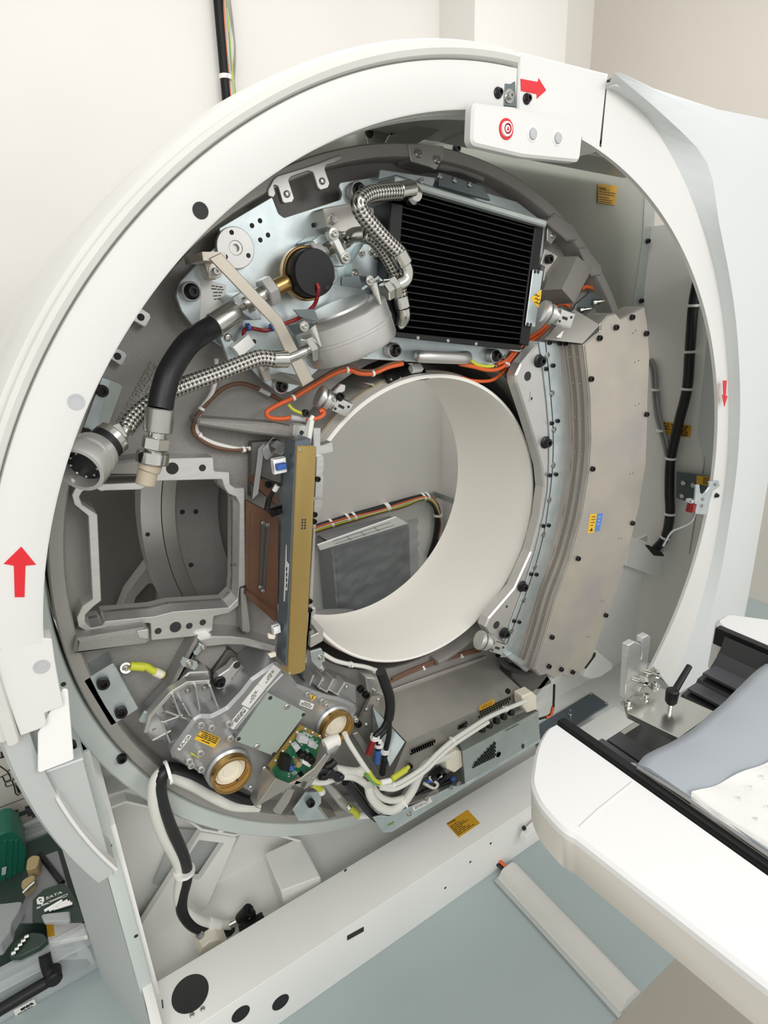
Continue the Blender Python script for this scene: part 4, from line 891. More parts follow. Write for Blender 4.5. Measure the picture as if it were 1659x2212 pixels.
b = BM(); ext(b, FY(.099), rnd(uns(FY(.099), PX(1392,1176, 1402,1178, 1430,1193, 1436,1202, 1412,1200)), .003), .001); link('cable_hole', b, 'void', t)
t = thing('interlock_plate', 'dark steel plate with an amber sticker and pins on the right inner wall', 'bracket', UX((1500,1080), XS-.03))
FPl = FX(XS-.03)
A = plate('plate', FPl, PX(1461,1018, 1488,1021, 1540,1030, 1530,1085, 1485,1084, 1460,1075), .005, 'zinc_dark', t, .002)
for q in PX(1476,1043, 1497,1048, 1473,1071): bolt(A, FPl.P(q), (-1,-.6,.1), 'boss', .007)
sticker('sticker', FPl, PX(1505,1027, 1535,1030, 1531,1050, 1504,1045), 'sticker_amber', A, [(.2,.5,.9),(.4,.5,.9),(.6,.5,.9),(.8,.5,.9)], .003, 'print_black', w=.001, label='amber sticker')
t = thing('limit_switch', 'zinc latch bracket with a small dark-red switch on the edge of the right cover', 'switch', U((1510,1090), -.18))
FSw = FY(-.215)
A = plate('bracket', FSw, PX(1504,1047, 1511,1047, 1513,1064, 1518,1068, 1524,1063, 1532,1052, 1532,1040, 1553,1038, 1556,1050, 1540,1062, 1526,1112, 1500,1110, 1500,1090), .004, 'zinc', t, .0015); bolts(A, FSw, PX(1518,1078, 1516,1092, 1545,1046), 'hex', .0052)
b = BM(); box(b, Fr(FSw.P((1494,1097)), (1,0,-.15), (0,0,1)), -.010,.009,-.012,.012,-.01,.008,.001); link('switch_body', b, 'red_dark', t)
b = BM(); box(b, Fr(FSw.P((1492,1082)), (1,0,-.15), (0,0,1)), -.010,.009,-.006,.006,-.01,.006,.002); link('roller', b, 'lens_grey', t)
tubeo('lead', [FSw.P(q) for q in PX(1500,1102, 1500,1115, 1490,1130, 1470,1140, 1450,1150, 1432,1180)], .003, 'cable_grey', t, 8)
# floor plate and white block at the right of the base
t = thing('base_cover', 'blue-grey steel cover plate with a stud, on the base behind the table tip', 'plate', UZ(cH(480,560)[0], .06))
FB2 = FZ(.075); A = plate('plate', FB2, cH(250,640, 590,434, 682,497, 310,720), .006, 'steel_blue', t, .003); bolts(A, FB2, cH(585,445, 668,495), 'pan', .006); bolt(A, FB2.P(cH(475,560)[0]), (0,0,1), 'stud', .005)
t = thing('corner_block', 'white folded corner block beside the lower end of the detector', 'bracket', U(cH(650,300)[0], .08))
plate('block', FY(.05), cH(600,195, 705,285, 700,310, 640,350, 590,365, 545,350), .05, 'frame_white', t, .003); plate('dark_slot', FY(.0485), cH(585,235, 612,220, 612,240, 560,310, 550,305), .001, 'void', t, 0, 0)
# ---------- x-ray tube housing (lower left)
cS = crop(540,1500,.1929)
YT = -.06; FT = FY(YT)
t = thing('tube_housing', 'ribbed cast-metal x-ray tube housing with two brass rings, at the lower left of the rotor', 'housing', U(cE(1000,600)[0], -.02))
body = cE(638,630, 655,600, 755,462, 790,440, 850,440, 925,400, 1000,320, 1050,255, 1180,165, 1235,215, 1290,285, 1330,300, 1440,340, 1500,352, 1588,388, 1600,412, 1562,480, 1540,545, 1490,640, 1300,800, 1080,860, 1040,832, 970,792, 900,790, 855,782, 760,722, 650,668)
plate('body', FT, body, .10, 'tube_metal', t, .010, .006)
fl = cE(505,525, 530,442, 640,322, 720,272, 842,262, 858,420, 790,440, 740,470, 640,620, 600,570, 545,575)
FLg = plate('ribbed_flange', FY(-.012), fl, .05, 'tube_metal', t, .008, .003)
bar('flange_lip', cE(510,530, 533,445, 642,326, 722,276, 838,268), -.03, .004, .02, 'alu', FLg)
for a, c in (((545,570),(640,520)), ((590,480),(700,440)), ((640,590),(590,470)), ((690,450),(650,340)), ((740,450),(700,380)), ((790,430),(765,290)), ((885,415),(840,290)), ((720,460),(610,420))):
    bar('rib', cE(*a, *c), -.04, .0018, .035, 'alu', FLg)
bolts(FLg, FY(-.013), cE(555,522, 597,440, 655,370, 725,312, 812,298), 'pan', .006)
fr = cE(1318,232, 1400,240, 1500,258, 1588,290, 1592,385, 1440,338, 1335,290)
FLr = plate('ribbed_flange', FY(-.02), fr, .05, 'tube_metal', t, .005, .003)
for a in ((1350,285,1370,235),(1392,298,1420,245),(1440,318,1470,255),(1492,335,1530,272),(1400,300,1440,322),(1450,310,1500,340)): bar('rib', cE(*a), -.05, .0018, .035, 'alu', FLr)
bolts(FLr, FY(-.021), cE(1418,262, 1478,283, 1538,295), 'pan', .005)
def ring_port(q, n, label):
    q = cE(*q)[0]; r = pxr(q, YT-.02, n*.4219); P = FT.P(q)
    b = BM(); lathe(b, P, (0,-1,0), [(r*1.15,-.01),(r*1.12,.008),(r*1.0,.012),(r*.9,.012),(r*.9,.003),(0,.003)], 40); link('collar', b, 'tube_metal', t)
    b = BM(); lathe(b, P, (0,-1,0), [(r*.98,0),(r,.01),(r,.028),(r*.97,.030),(r*.86,.030),(r*.84,.028),(r*.84,.010),(r*.8,.006),(0,.006)], 44); R_ = lab(link('brass_ring', b, 'brass', t), label)
    b = BM(); lathe(b, P, (0,-1,0), [(r*.80,.0062),(r*.80,.009),(r*.62,.009),(r*.6,.013),(r*.5,.013),(r*.48,.010),(r*.36,.010),(r*.34,.012),(r*.0,.012)], 40); link('ceramic_insulator', b, 'ceramic', R_)
    for a in (20, 70, 200, 290): bolt(R_, P+Vector((r*.82*math.cos(math.radians(a)), -.0105, r*.82*math.sin(math.radians(a)))), (0,-1,0), 'hole', .003)
ring_port((930,705), 88, 'lower brass ring with a white insulator'); ring_port((1465,475), 77, 'upper brass ring with a white insulator')
A = plate('cover_plate', FY(YT-.022), cE(1135,325, 1330,425, 1165,648, 965,570), .003, 'cover_plate', t, .004, .0006)
bolts(A, FY(YT-.022), cE(1147,350, 1316,436, 1165,637, 985,560), 'hole', .0045); bolts(A, FY(YT-.022), cE(1232,392, 1077,597), 'pan', .0068)
plate('cover_box', FY(YT), cE(1140,332, 1322,426, 1162,640, 972,568), .02, 'tube_metal', t, .002, 0, w=.019)
for i, q in enumerate((cP(1460,520, 1570,600, 1330,885, 1220,815), cP(1215,820, 1335,885, 1100,1180, 975,1115), cP(1010,1150, 1095,1195, 860,1495, 765,1440))):
    q = [q[3], q[0], q[1], q[2]]
    sticker('label', FT, q, 'sticker_white', t, [(.35,.45,.8),(.5,.35,.8),(.65,.2,.6)] if i < 2 else [(.25,.3,.95),(.4,.3,.8),(.55,.3,.95),(.7,.3,.9)], .0014, 'print_black', label='white rating label')
q = cP(170,1565, 240,1590, 60,1810, 15,1790); S = sticker('label', FT, [q[3], q[0], q[1], q[2]], 'sticker_white', t, label='narrow white label', r=.003); text(S, 'EA-OI', FT, cP(75,1775)[0], cP(215,1605)[0], 'print_black', w=.0014, hs=.8)
q = cP(385,1500, 665,1620, 575,1770, 270,1640); sticker('caution_sticker', FT, [q[2], q[3], q[0], q[1]], 'sticker_yellow', t, [(.2,.3,.72),(.42,.05,.98),(.58,.05,.85),(.74,.05,.85),(.9,.05,.98)], .002, 'print', label='yellow caution sticker', r=.003)
bolts(t, FT, cP(350,1380, 510,1420, 765,1365, 790,1580, 345,1800, 180,1920) + cE(735,680, 785,700, 930,470), 'boss', .0075)
plate('green_mark', FY(YT), cP(215,1835, 250,1845, 350,1905, 335,1920, 215,1850), .0006, 'cable_yg', t, 0, 0, w=.0007)
S = plate('warning_triangle', FT, cE(1350,332, 1385,345, 1358,368), .0006, 'sticker_yellow', t, .001, 0, w=.0008); b = BM(); rule(b, FT, cE(1366,340)[0], cE(1360,358)[0], .0022, .0012); link('print', b, 'print_black', S)
sticker('label', FT, cE(1303,358, 1372,382, 1362,410, 1295,386), 'sticker_white', t, [(.25,.3,.8),(.5,.1,.9),(.75,.1,.9)], .0014, 'print_black', r=.002)
bolts(t, FT, cE(1405,355, 1428,380, 1330,320, 1578,455), 'boss', .006)
bolts(t, FY(.0), cE(1592,478, 1605,300, 1632,330), 'sock', .009)
A = plate('guard_rail', FY(YT-.006), cE(1215,222, 1235,240, 1110,400, 1030,500, 960,520, 1140,300), .012, 'tube_metal', t, .003, .002)
# circuit board in its sheet-metal tray
t = thing('circuit_board', 'green circuit board on a gold-edged carrier in the lower sheet-metal tray', 'circuit board', U(cS(500,700)[0], -.08))
FB3 = FY(-.085)
plate('carrier', FB3, cS(565,345, 845,482, 780,600, 720,830, 440,1000, 290,930, 205,800), .004, 'pcb_gold', t, .001, 0); BD = plate('board', FB3, cS(582,408, 800,512, 700,830, 430,990, 290,930, 250,860), .003, 'pcb', t, .001, 0, w=.0035)
bolts(t, FB3, cS(622,390, 530,428, 702,432, 452,535, 370,640, 290,742, 782,470), 'pan', .0042)
text(BD, 'SIEMENS', FB3, cS(585,440)[0], cS(690,482)[0], 'sticker_white', w=.0042)
def chip(nm, q, h, m, d=.0): return plate(nm, FB3, q, h, m, BD, .0005, .0006, w=.0035+h)
for q in (cS(560,465, 605,465, 665,500, 640,560, 540,540), cS(665,520, 720,530, 770,570, 740,620, 650,580), cS(480,590, 540,560, 570,600, 520,650)): chip('heat_sink', q, .012, 'lens_grey')
chip('transformer', cS(380,700, 470,720, 440,870, 340,850), .018, 'black_plastic'); chip('relay', cS(600,735, 690,785, 670,820, 580,770), .016, 'white'); chip('connector', cS(450,800, 490,815, 500,870, 440,850), .015, 'cable_blue')
for q, m, r in (((545,635),'black_plastic',.007), ((655,690),'black_plastic',.008), ((510,730),'tan',.007), ((600,660),'black_plastic',.006), ((560,880),'black_plastic',.005)):
    P = FB3.P(cS(*q)[0], .0035); b = BM(); cyl(b, P, P+Vector((0,-.02,0)), r, bev=.001); link('capacitor', b, m, BD)
b = BM(); random.seed(3)
for k in range(46):
    u, v = random.random(), random.random(); q = sub(sub((590,430),(780,520),u), sub((300,900),(560,930),u), v); P = FB3.P(cS(*q)[0], .0035); box(b, Fr(P, (1,0,0), (0,0,1)), -.0022,.0022,-.0012,.0012,0,.002)
o = link('small_components', b, 'lens_grey', BD); o['kind'] = 'stuff'
t = thing('sheet_metal_tray', 'folded sheet-metal tray holding the green circuit board', 'tray', U(cS(400,1100)[0], -.08))
plate('front_flap', FY(-.125), cS(62,1265, 290,945, 440,1002, 560,950, 720,828, 848,668, 905,682, 690,1010, 560,1190, 408,1375), .003, 'galv', t, .001, .0005, holes=[cS(500,1010, 520,970, 580,990, 560,1040), cS(575,1030, 600,970, 650,985, 610,1060), cS(260,1300, 420,1060, 495,1070, 440,1200, 345,1340, 290,1330), cS(655,925, 668,910, 675,915, 662,930), cS(690,932, 703,916, 710,922, 697,937)], hr=0)
plate('latch', FY(-.115), cS(300,1325, 380,1180, 435,1200, 345,1335), .008, 'galv', t, .001, .0005); plate('slide', FY(-.118), cS(385,1140, 470,1065, 490,1090, 400,1165), .012, 'white', t, .002, .001)
b = BM(); f = lambda x, y, d: b.verts.new(U(cS(x, y)[0], d))
L = [f(150,800,-.075), f(232,822,-.075), f(290,945,-.123), f(62,1265,-.123), f(0,1160,-.075)]; b.faces.new((L[0],L[1],L[2],L[3],L[4])); solid(b, .002); A = link('side_flap', b, 'galv', t); bolts(A, FY(-.085), cS(160,825, 5,1040), 'pan', .005)
# zinc corner bracket and casting foot below
t = thing('corner_bracket', 'bright folded zinc bracket with one black screw at the bottom edge of the rotor', 'bracket', U(cS(670,1250)[0], -.02))
A = plate('face', FY(-.03), cS(622,1100, 800,1085, 800,1215, 765,1265, 865,1400, 545,1422, 480,1300), .004, 'zinc', t, .003, .001); bolts(A, FY(-.03), cS(668,1200), 'sock', .010)
b = BM(); V = [b.verts.new(p) for p in (U(cS(765,1265)[0],-.031), U(cS(865,1400)[0],-.031), U(cS(1040,1340)[0],.03), U(cS(800,1190)[0],.03))]; b.faces.new(V); solid(b, .003); link('side', b, 'galv', t)
plate('foot_arm', FY(-.02), cS(790,990, 882,985, 960,1050, 1100,1215, 1240,1220, 1215,1290, 1100,1345, 1010,1270), .03, 'alu', ROT, .004, .003)
# ---------- power supply
t = thing('power_supply', 'long bare-metal power supply box with rows of vent holes, at the bottom of the rotor', 'power supply', U(cF(900,700)[0], -.05))
ya, yb = .045, -.085
b = BM(); f = lambda x, y, d: b.verts.new(U(cF(x, y)[0], d))
tb0, tb1, tf1, tf0 = f(700,362,ya), f(1195,195,ya), f(1388,368,yb), f(778,640,yb); l0, l1 = f(630,400,ya), f(600,452,ya-.03)
bf0, bf1 = f(655,935,yb), f(1420,560,yb)
for F_ in ((tb0,tb1,tf1,tf0,l1,l0), (tf0,tf1,bf1,bf0)): b.faces.new(F_)
solid(b, .003); A = link('cover', b, 'galv', t, 20)
plate('lip', FY(ya-.004), cF(620,395, 1195,188, 1200,205, 635,412), .004, 'galv', t, 0, .001); bolts(t, FY(ya-.004), cF(798,385, 1018,286), 'pan', .005)
b = BM(); f = lambda x, y, d: b.verts.new(U(cF(x, y)[0], d))
V = [f(600,455,ya-.03), f(770,640,yb+.01), f(690,770,yb+.01), f(600,690,ya-.03)]; b.faces.new(V); solid(b, .002); link('terminal_plate', b, 'zinc', t)
plate('end_flange', FY(-.03), cF(495,600, 520,590, 660,790, 665,830, 640,825), .03, 'galv', t, .001, .001)
plate('back_wall', FY(.02), cF(590,400, 640,395, 600,560, 640,700, 560,690, 500,590), .01, 'galv', t, 0, 0); bolts(t, FY(.02), cF(628,418, 565,470, 565,550), 'pan', .006)
FPs = FY(yb-.003)
def perf(F, q, nu, nv, s, par, tri=0):
    b = BM(); R_ = max(nu, 1)
    for i in range(nu):
        for j in range(nv):
            u = (i+.5*(j % 2))/nu; v = j/max(1, nv-1)
            if tri and v < (1-u)*.9-.1*tri: continue
            p = sub(sub(q[0], q[1], u), sub(q[3], q[2], u), v); P = F.P(p, .0006); lathe(b, P, -F.z, [(s,0),(0,0)], 6)
    return link('vent_holes', b, 'void', par)
perf(FPs, cF(805,685, 935,628, 925,650, 800,705), 11, 3, .0033, A); perf(FPs, cF(1165,480, 1330,402, 1325,425, 1160,510), 14, 3, .0033, A); perf(FPs, cF(1055,560, 1100,530, 1100,555, 1050,572), 5, 3, .003, A)
sticker('sticker', FPs, cF(1160,452, 1238,413, 1240,445, 1158,480), 'sticker_amber', A, [(.35,.15,.85),(.65,.15,.85)], .0014, 'print', label='small amber sticker')
bolts(A, FPs, cF(790,765, 1305,370), 'sock', .007)
t = thing('control_unit', 'small galvanised metal box with a triangular vent pattern, in front of the power supply', 'electronics box', U(cF(1280,700)[0], -.12))
b = BM(); f = lambda x, y, d: b.verts.new(U(cF(x, y)[0], d)); yc_ = -.135
V = [f(1072,690,yc_), f(1472,478,yc_), f(1478,625,yc_), f(1085,862,yc_)]; T_ = [f(1048,640,yc_+.045), f(1440,462,yc_+.045)]; S_ = f(1058,790,yc_+.045)
b.faces.new(V); b.faces.new((V[0],V[1],T_[1],T_[0])); b.faces.new((V[0],T_[0],S_,V[3])); solid(b, .002); A = link('housing', b, 'galv_strip', t, 20)
FCu = FY(yc_-.0015); perf(FCu, cF(1130,695, 1250,640, 1248,715, 1128,775), 11, 9, .0034, A, 1)
b = BM(); lathe(b, FCu.P(cF(1262,708)[0], .0006), (0,1,0), [(.008,0),(0,0)], 18); link('cable_hole', b, 'void', A)
plate('slot', FCu, cF(1387,657, 1397,652, 1397,672, 1387,678), .001, 'void', A, 0, 0, w=.0008); b = BM(); rule(b, FCu, cF(1298,584)[0], cF(1368,547)[0], .002, .0006); link('slot', b, 'void', A)
for q in (cF(985,720, 1040,688, 1068,692, 1075,770, 1030,805, 990,785), cF(1385,402, 1440,378, 1462,398, 1466,470, 1412,490, 1388,455)):
    P = plate('plug_housing', FY(-.125), q, .03, 'ceramic', t, .004, .003)
t = thing('base_tray', 'shallow zinc tray with loose wiring and labels under the power supply', 'tray', U(cF(900,1000)[0], -.1))
plate('front_rail', FY(-.12), cF(600,1040, 655,1120, 700,1116, 1482,640, 1480,600, 1090,862, 1010,880, 690,1035, 640,1030), .004, 'zinc', t, .001, .001)
b = BM(); f = lambda x, y, d: b.verts.new(U(cF(x, y)[0], d)); V = [f(640,1030,-.12), f(1090,860,-.12), f(1060,780,-.06), f(640,950,-.06)]; b.faces.new(V); solid(b, .002); link('floor', b, 'galv', t)
sticker('label', FY(-.1205), cF(805,985, 900,935, 915,955, 815,1008), 'sticker_white', t, [(.3,.1,.6),(.6,.1,.8)], .0014, 'print_black', w=.001)
plate('green_mark', FY(-.1205), cF(680,1078, 712,1062, 712,1070, 680,1086), .0005, 'cable_green', t, 0, 0, w=.0008)
bolts(t, FY(-.1205), cF(880,940, 1010,880, 1050,860, 790,1020), 'washer', .0055)
b = BM(); 
for k in range(5):
    P = U(cF(1165+k*38, 572-k*22)[0], -.105); lathe(b, P, (.2,-1,.4), [(.009,0),(.009,.012),(.005,.013),(0,.013)], 12)
link('round_connectors', b, 'black_plastic', t)
# ---------- cables
GR = 'cables round the rotor'
def cable(label, pts, r, m, ties=(), tm='white', par=None, name='cable'):
    t = par or thing(name, label, 'cable', pts[0], GR); tubeo('wire', pts, r, m, t, 10)
    for k in ties: tie(t, pts[k], pts[min(k+1, len(pts)-1)]-pts[k-1], r+.0005, tm, .005)
    return t
def pw(cf, y, *q): return [U(p, y) for p in cf(*q)]
p = pw(cJ, .0, 830,58, 760,75, 685,105, 620,105, 560,88, 480,115, 390,170, 300,222, 215,262, 172,292, 185,318, 240,325, 290,318)
t = cable('orange cable running along the lower edge of the zinc carrier plate above the bore', p, .0045, 'orange', (2, 4, 7)); cable('', [q+Vector((.004,.003,.006)) for q in p[:8]], .0035, 'brown', par=t)
tubeo('clear_sleeve', pw(cJ, -.002, 285,318, 370,330), .006, 'lens_grey', t); tubeo('wire', pw(cJ, -.02, 365,330, 420,320, 448,300, 440,283, 425,290), .0042, 'orange', t)
tubeo('wire', pw(cJ, -.01, 275,255, 300,280, 345,300), .003, 'cable_yg', t); bolt(t, U(cJ(355,295)[0], -.01), (0,-1,0), 'sock', .007)
p = pw(cB, -.01, 630,1678, 720,1695, 800,1715, 870,1712, 930,1680, 980,1620, 1030,1560, 1090,1530, 1150,1490, 1200,1440)
t = cable('orange cable pair bending up between the radiator and the detector', p, .0045, 'orange', (4,)); cable('', [q+Vector((.004,.004,.010)) for q in p[3:]], .0042, 'orange', par=t); cable('', pw(cB, .01, 640,1765, 720,1785, 820,1785, 880,1755, 940,1690, 975,1640), .004, 'orange', par=t)
cable('', pw(cB, -.015, 945,1580, 1000,1590, 1065,1600), .0038, 'cable_white', par=t)
cable('', pw(cB, .0, 1240,1310, 1290,1290, 1330,1310), .005, 'orange', par=t)
cable('orange cable loop behind the studs of the zinc stud plate', pw(cB, .03, 1410,1200, 1440,1183, 1490,1200, 1530,1240, 1560,1320), .0048, 'orange')
cable('thin yellow-green earth wire hanging from the handle of the carrier plate', pw(cB, -.012, 678,1625, 700,1650, 740,1680, 800,1692, 845,1690), .0038, 'cable_yg')
p = pw(cC, .02, 1032,352, 1045,375, 1090,380) 
t = cable('white and brown cable loop on the casting above the window', pw(cC, .03, 1036,360, 1040,440, 1010,560, 950,650, 918,730, 935,800, 1000,840, 1090,868, 1190,885, 1260,872), .0045, 'cable_white', (3, 5, 8)); cable('', pw(cC, .028, 1415,605, 1350,570, 1270,530, 1180,505, 1090,525, 1010,590, 940,670, 905,740, 915,800, 1000,860, 1100,885, 1220,888), .004, 'brown', par=t); tubeo('sleeve', pw(cC, .027, 1345,568, 1285,537), .005, 'lens_grey', t)
t = cable('two white wires entering the top of the gold-fronted box', pw(cJ, -.09, 370,445, 378,390, 388,330), .0055, 'cable_white'); cable('', pw(cJ, -.085, 358,440, 362,400, 375,345, 395,310), .004, 'cable_white', par=t)
t = cable('white cable curving round the bottom of the bore', pw(cF, .02, 335,175, 400,212, 480,232, 560,245, 610,265, 635,300), .0055, 'cable_white', (2, 4))
t = cable('brown cable running along the casting under the bore', pw(cF, .03, 685,325, 760,290, 860,248, 960,215, 1060,185, 1165,162), .0048, 'brown', (2, 4)); cable('', [q+Vector((0,0,.008)) for q in pw(cF, .03, 700,322, 800,275, 930,225, 1060,188, 1140,165)], .004, 'brown', par=t)
t = cable('black sheathed cable splitting into red and blue lugs on the power supply', pw(cF, -.06, 640,270, 665,340, 685,400, 690,460, 682,520), .0125, 'cable_black')
for q, m in (((682,505, 650,570, 610,610, 595,650),'red_dark'), ((684,510, 670,570, 632,620, 625,700),'cable_blue'), ((686,510, 684,600, 668,680, 655,760),'cable_black')):
    pp = pw(cF, -.06, *q); tubeo('wire', pp, .0065, 'cable_black', t); d = (pp[-1]-pp[-2]).normalized(); tubeo('lug', [pp[-1]-d*.01, pp[-1]+d*.028], .0078, m, t, sm=0); tubeo('marker', [pp[-2], pp[-2]+d*.012], .0074, 'white', t, sm=0)
for q in cF(610,618, 630,655, 662,690): tie(t, U(q, -.06), (0,0,1), .0105, 'white', .006)
pA = pw(cF, -.13, 1405,425, 1300,468, 1200,515, 1110,572, 1020,632, 940,700, 870,770, 790,825, 705,868, 630,862, 575,800, 520,720, 470,640, 450,595)
t = cable('pair of long white cables tied along the front of the power supply', pA, .0058, 'cable_white', (1, 4, 8)); cable('', [q+Vector((.003,-.003,-.012)) for q in pA[2:10]], .0052, 'cable_white', par=t)
t = cable('yellow-green earth cable with a white sleeve bolted to the power supply', pw(cF, -.135, 580,800, 600,835, 640,858, 690,845, 740,810, 790,770), .005, 'cable_yg'); tubeo('sleeve', pw(cF, -.1355, 640,856, 690,845), .0068, 'white', t); tubeo('crimp', pw(cF, -.1355, 700,835, 775,785), .0072, 'cable_yg', t); tubeo('wire', pw(cF, -.135, 560,810, 600,850, 630,862), .0048, 'cable_green', t)
t = cable('thick white cable looping under the power supply', pw(cF, -.115, 575,870, 590,930, 640,985, 700,1000, 760,960, 810,890, 840,820, 880,760, 950,728, 1010,712), .011, 'cable_white', (4,)); cable('', pw(cF, -.11, 600,880, 640,930, 700,950, 770,935), .008, 'cable_white', par=t); tubeo('wire', pw(cF, -.10, 750,955, 800,880, 835,815), .012, 'cable_grey', t)
t = cable('thick black cable curving under the power supply into the zinc tray', pw(cF, -.10, 455,850, 520,930, 580,1010, 640,1050, 710,1035, 790,985, 850,930), .010, 'cable_black', (3,)); cable('', [q+Vector((.012,.01,.014)) for q in pw(cF, -.10, 470,850, 530,930, 590,1000, 650,1035, 730,1010)], .009, 'cable_black', par=t)
t = cable('thick white cables fanning out right of the circuit board tray', pw(cF, -.09, 395,788, 460,800, 520,803, 555,785), .0125, 'cable_white'); cable('', pw(cF, -.10, 270,845, 340,850, 420,825, 500,828, 560,865, 590,910), .0085, 'cable_white', par=t); cable('', pw(cF, -.085, 400,850, 470,820, 540,790), .008, 'cable_grey', par=t)
t = cable('twisted black wires between the circuit board and the white cables', pw(cF, -.11, 310,800, 345,790, 375,815, 410,815, 435,830), .008, 'cable_black'); cable('', pw(cF, -.115, 320,825, 350,825, 375,795, 410,835, 440,820), .007, 'cable_black', par=t); cable('', pw(cF, -.105, 340,780, 380,760, 400,740), .009, 'cable_black', par=t)
t = cable('white corrugated wrap over the ribbon at the corner of the circuit board', pw(cF, -.13, 345,660, 380,640, 415,628), .014, 'cable_white'); cable('', pw(cF, -.135, 350,690, 385,670, 405,650), .010, 'cable_grey', par=t)
t = cable('loose thin wires with black and blue plugs in the zinc tray', pw(cF, -.10, 870,860, 920,885, 940,860, 900,830, 960,820), .0042, 'cable_white')
for q, m, r in (((860,905, 930,880, 1000,850, 1030,830),'cable_black',.006), ((900,920, 960,905, 950,860, 920,830),'cable_black',.005), ((880,850, 930,840, 945,825),'cable_blue',.005), ((1010,845, 1030,828),'cable_blue',.007), ((820,930, 880,900, 950,880),'cable_black',.006)): tubeo('wire', pw(cF, -.098, *q), r, m, t)
for q in ((925,815),(945,800),(965,830)): b = BM(); box(b, Fr(U(cF(*q)[0], -.10), (1,0,.4), (0,0,1)), -.014,.014,-.008,.008,-.008,.008,.001); link('plug', b, 'black_plastic', t)
for q, lbl in ((cS(690,1000, 740,1020, 790,1060, 810,1100), 'yellow and white plugged cable end above the zinc corner bracket'), (cS(1110,1270, 1170,1310, 1210,1360, 1330,1350), 'yellow and white cable end at the left corner of the zinc tray')):
    pp = [U(x, -.04) for x in q]; t = cable(lbl, pp[:3], .0085, 'cable_yg'); tubeo('sleeve', pp[2:], .009, 'white', t, sm=0); bolt(t, pp[0], (0,-1,0), 'hex', .008)
t = cable('short yellow-green earth strap with a ring lug on the casting', pw(cE, .02, 430,185, 470,185, 510,190, 545,210, 600,232), .0075, 'cable_yg'); tubeo('crimp', pw(cE, .019, 428,186, 500,192), .0085, 'cable_yg', t); tubeo('sleeve', pw(cE, .018, 555,215, 590,232), .009, 'ceramic', t)
b = BM(); cyl(b, U(cE(408,197)[0], .035), U(cE(408,197)[0], .02), .010, n=20); link('ring_lug', b, 'steel', t); bolt(t, U(cE(408,197)[0], .02), (0,-1,0), 'washer', .006)
# hanging thick cables at the lower left
def pv(cf, *q): return [U(cf(q[i], q[i+1])[0], q[i+2]) for i in range(0, len(q), 3)]
pb = pv(cG, 1580,850,-.01, 1450,800,-.01, 1330,735,-.01, 1200,680,-.015, 1100,640,-.03, 1040,635,-.05, 995,690,-.06, 998,820,-.05, 1055,990,-.03, 1130,1160,-.01, 1158,1290,0, 1130,1420,.01, 1130,1520,.01, 1200,1605,.01, 1330,1640,.01, 1475,1648,.01)
t = cable('thick black cable hanging from the rotor down into the base frame', pb, .0128, 'cable_black')
pg = pv(cG, 1600,868,-.015, 1450,862,-.015, 1330,812,-.015, 1210,745,-.02, 1080,685,-.035, 1010,655,-.055, 955,730,-.055, 958,880,-.045, 1010,1040,-.025, 1090,1190,-.005, 1118,1290,.005, 1105,1420,.015, 1135,1500,.015, 1220,1565,.015, 1330,1598,.015, 1425,1598,.015)
t2 = cable('thick grey-white cable hanging beside the black one from the rotor', pg, .0118, 'cable_white'); 
tie(t, U(cG(1140,1265)[0], -.002), (.1,0,1), .022, 'white', .007); tie(t, U(cG(1040,655)[0], -.055), (1,0,0), .022, 'white', .006)
tubeo('sleeve', pv(cG, 1295,1590,.012, 1355,1602,.012), .0135, 'white', t2); tubeo('crimp', pv(cG, 1420,1598,.013, 1490,1560,.01), .0105, 'chrome', t2)
t = thing('cable_clip', 'black plastic cable connector on the rear edge of the white beam', 'connector', U(cG(1540,1560)[0], .0))
tubeo('body', pv(cG, 1490,1560,.005, 1540,1505,-.01), .0145, 'black_plastic', t, sm=0); tubeo('hook', pv(cG, 1540,1510,-.012, 1565,1525,-.015, 1562,1580,-.018, 1530,1600,-.015), .007, 'black_plastic', t)
b = BM(); box(b, Fr(U(cG(1560,1600)[0], -.03), (1,0,0), (0,0,1)), -.03,.03,-.008,.012,-.01,.01,.002); link('foot', b, 'black_plastic', t)
t = thing('plug', 'beige cable plug lying in the base frame under the hanging cables', 'plug', U(cG(1330,1740)[0], .0))
plate('housing', FY(-.03), cG(1230,1790, 1250,1740, 1290,1705, 1350,1685, 1410,1695, 1410,1725, 1240,1800), .05, 'ceramic', t, .003, .003); tubeo('neck', pv(cG, 1280,1700,-.01, 1230,1650,.0), .009, 'cable_grey', t)

t = cable('black hose loop under the lower end of the curved detector', pw(cF, -.03, 1262,180, 1290,225, 1340,255, 1400,268, 1440,262), .010, 'cable_black')
plate('dark_boss', FY(.0), cF(1335,260, 1440,268, 1500,255, 1545,330, 1480,365, 1400,372, 1330,300), .06, 'casting_dark', ROT, .006, .003)
A = plate('end_shelf', FY(-.075), cF(1300,185, 1330,170, 1400,215, 1470,245, 1500,275, 1420,262), .02, 'zinc', bpy.data.objects['detector'], .002, .001)
t = thing('cable_bracket', 'folded aluminium cable bracket between the lower end of the bore and the black sheathed cable', 'bracket', U(cF(615,350)[0], .0))
A = plate('face', FY(-.01), cF(560,300, 610,305, 660,330, 680,365, 640,390, 575,385), .03, 'alu', t, .003, .003); bolts(A, FY(-.01), cF(607,368), 'washer', .006)
b = BM(); ext(b, FY(-.0105), uns(FY(-.0105), cF(590,325, 640,338, 655,365, 605,378)), .001); link('recess', b, 'galv', A)
t = thing('spring_clip', 'small zinc clip with a screw at the foot of the gold-fronted box', 'clip', U(cF(310,200)[0], -.03))
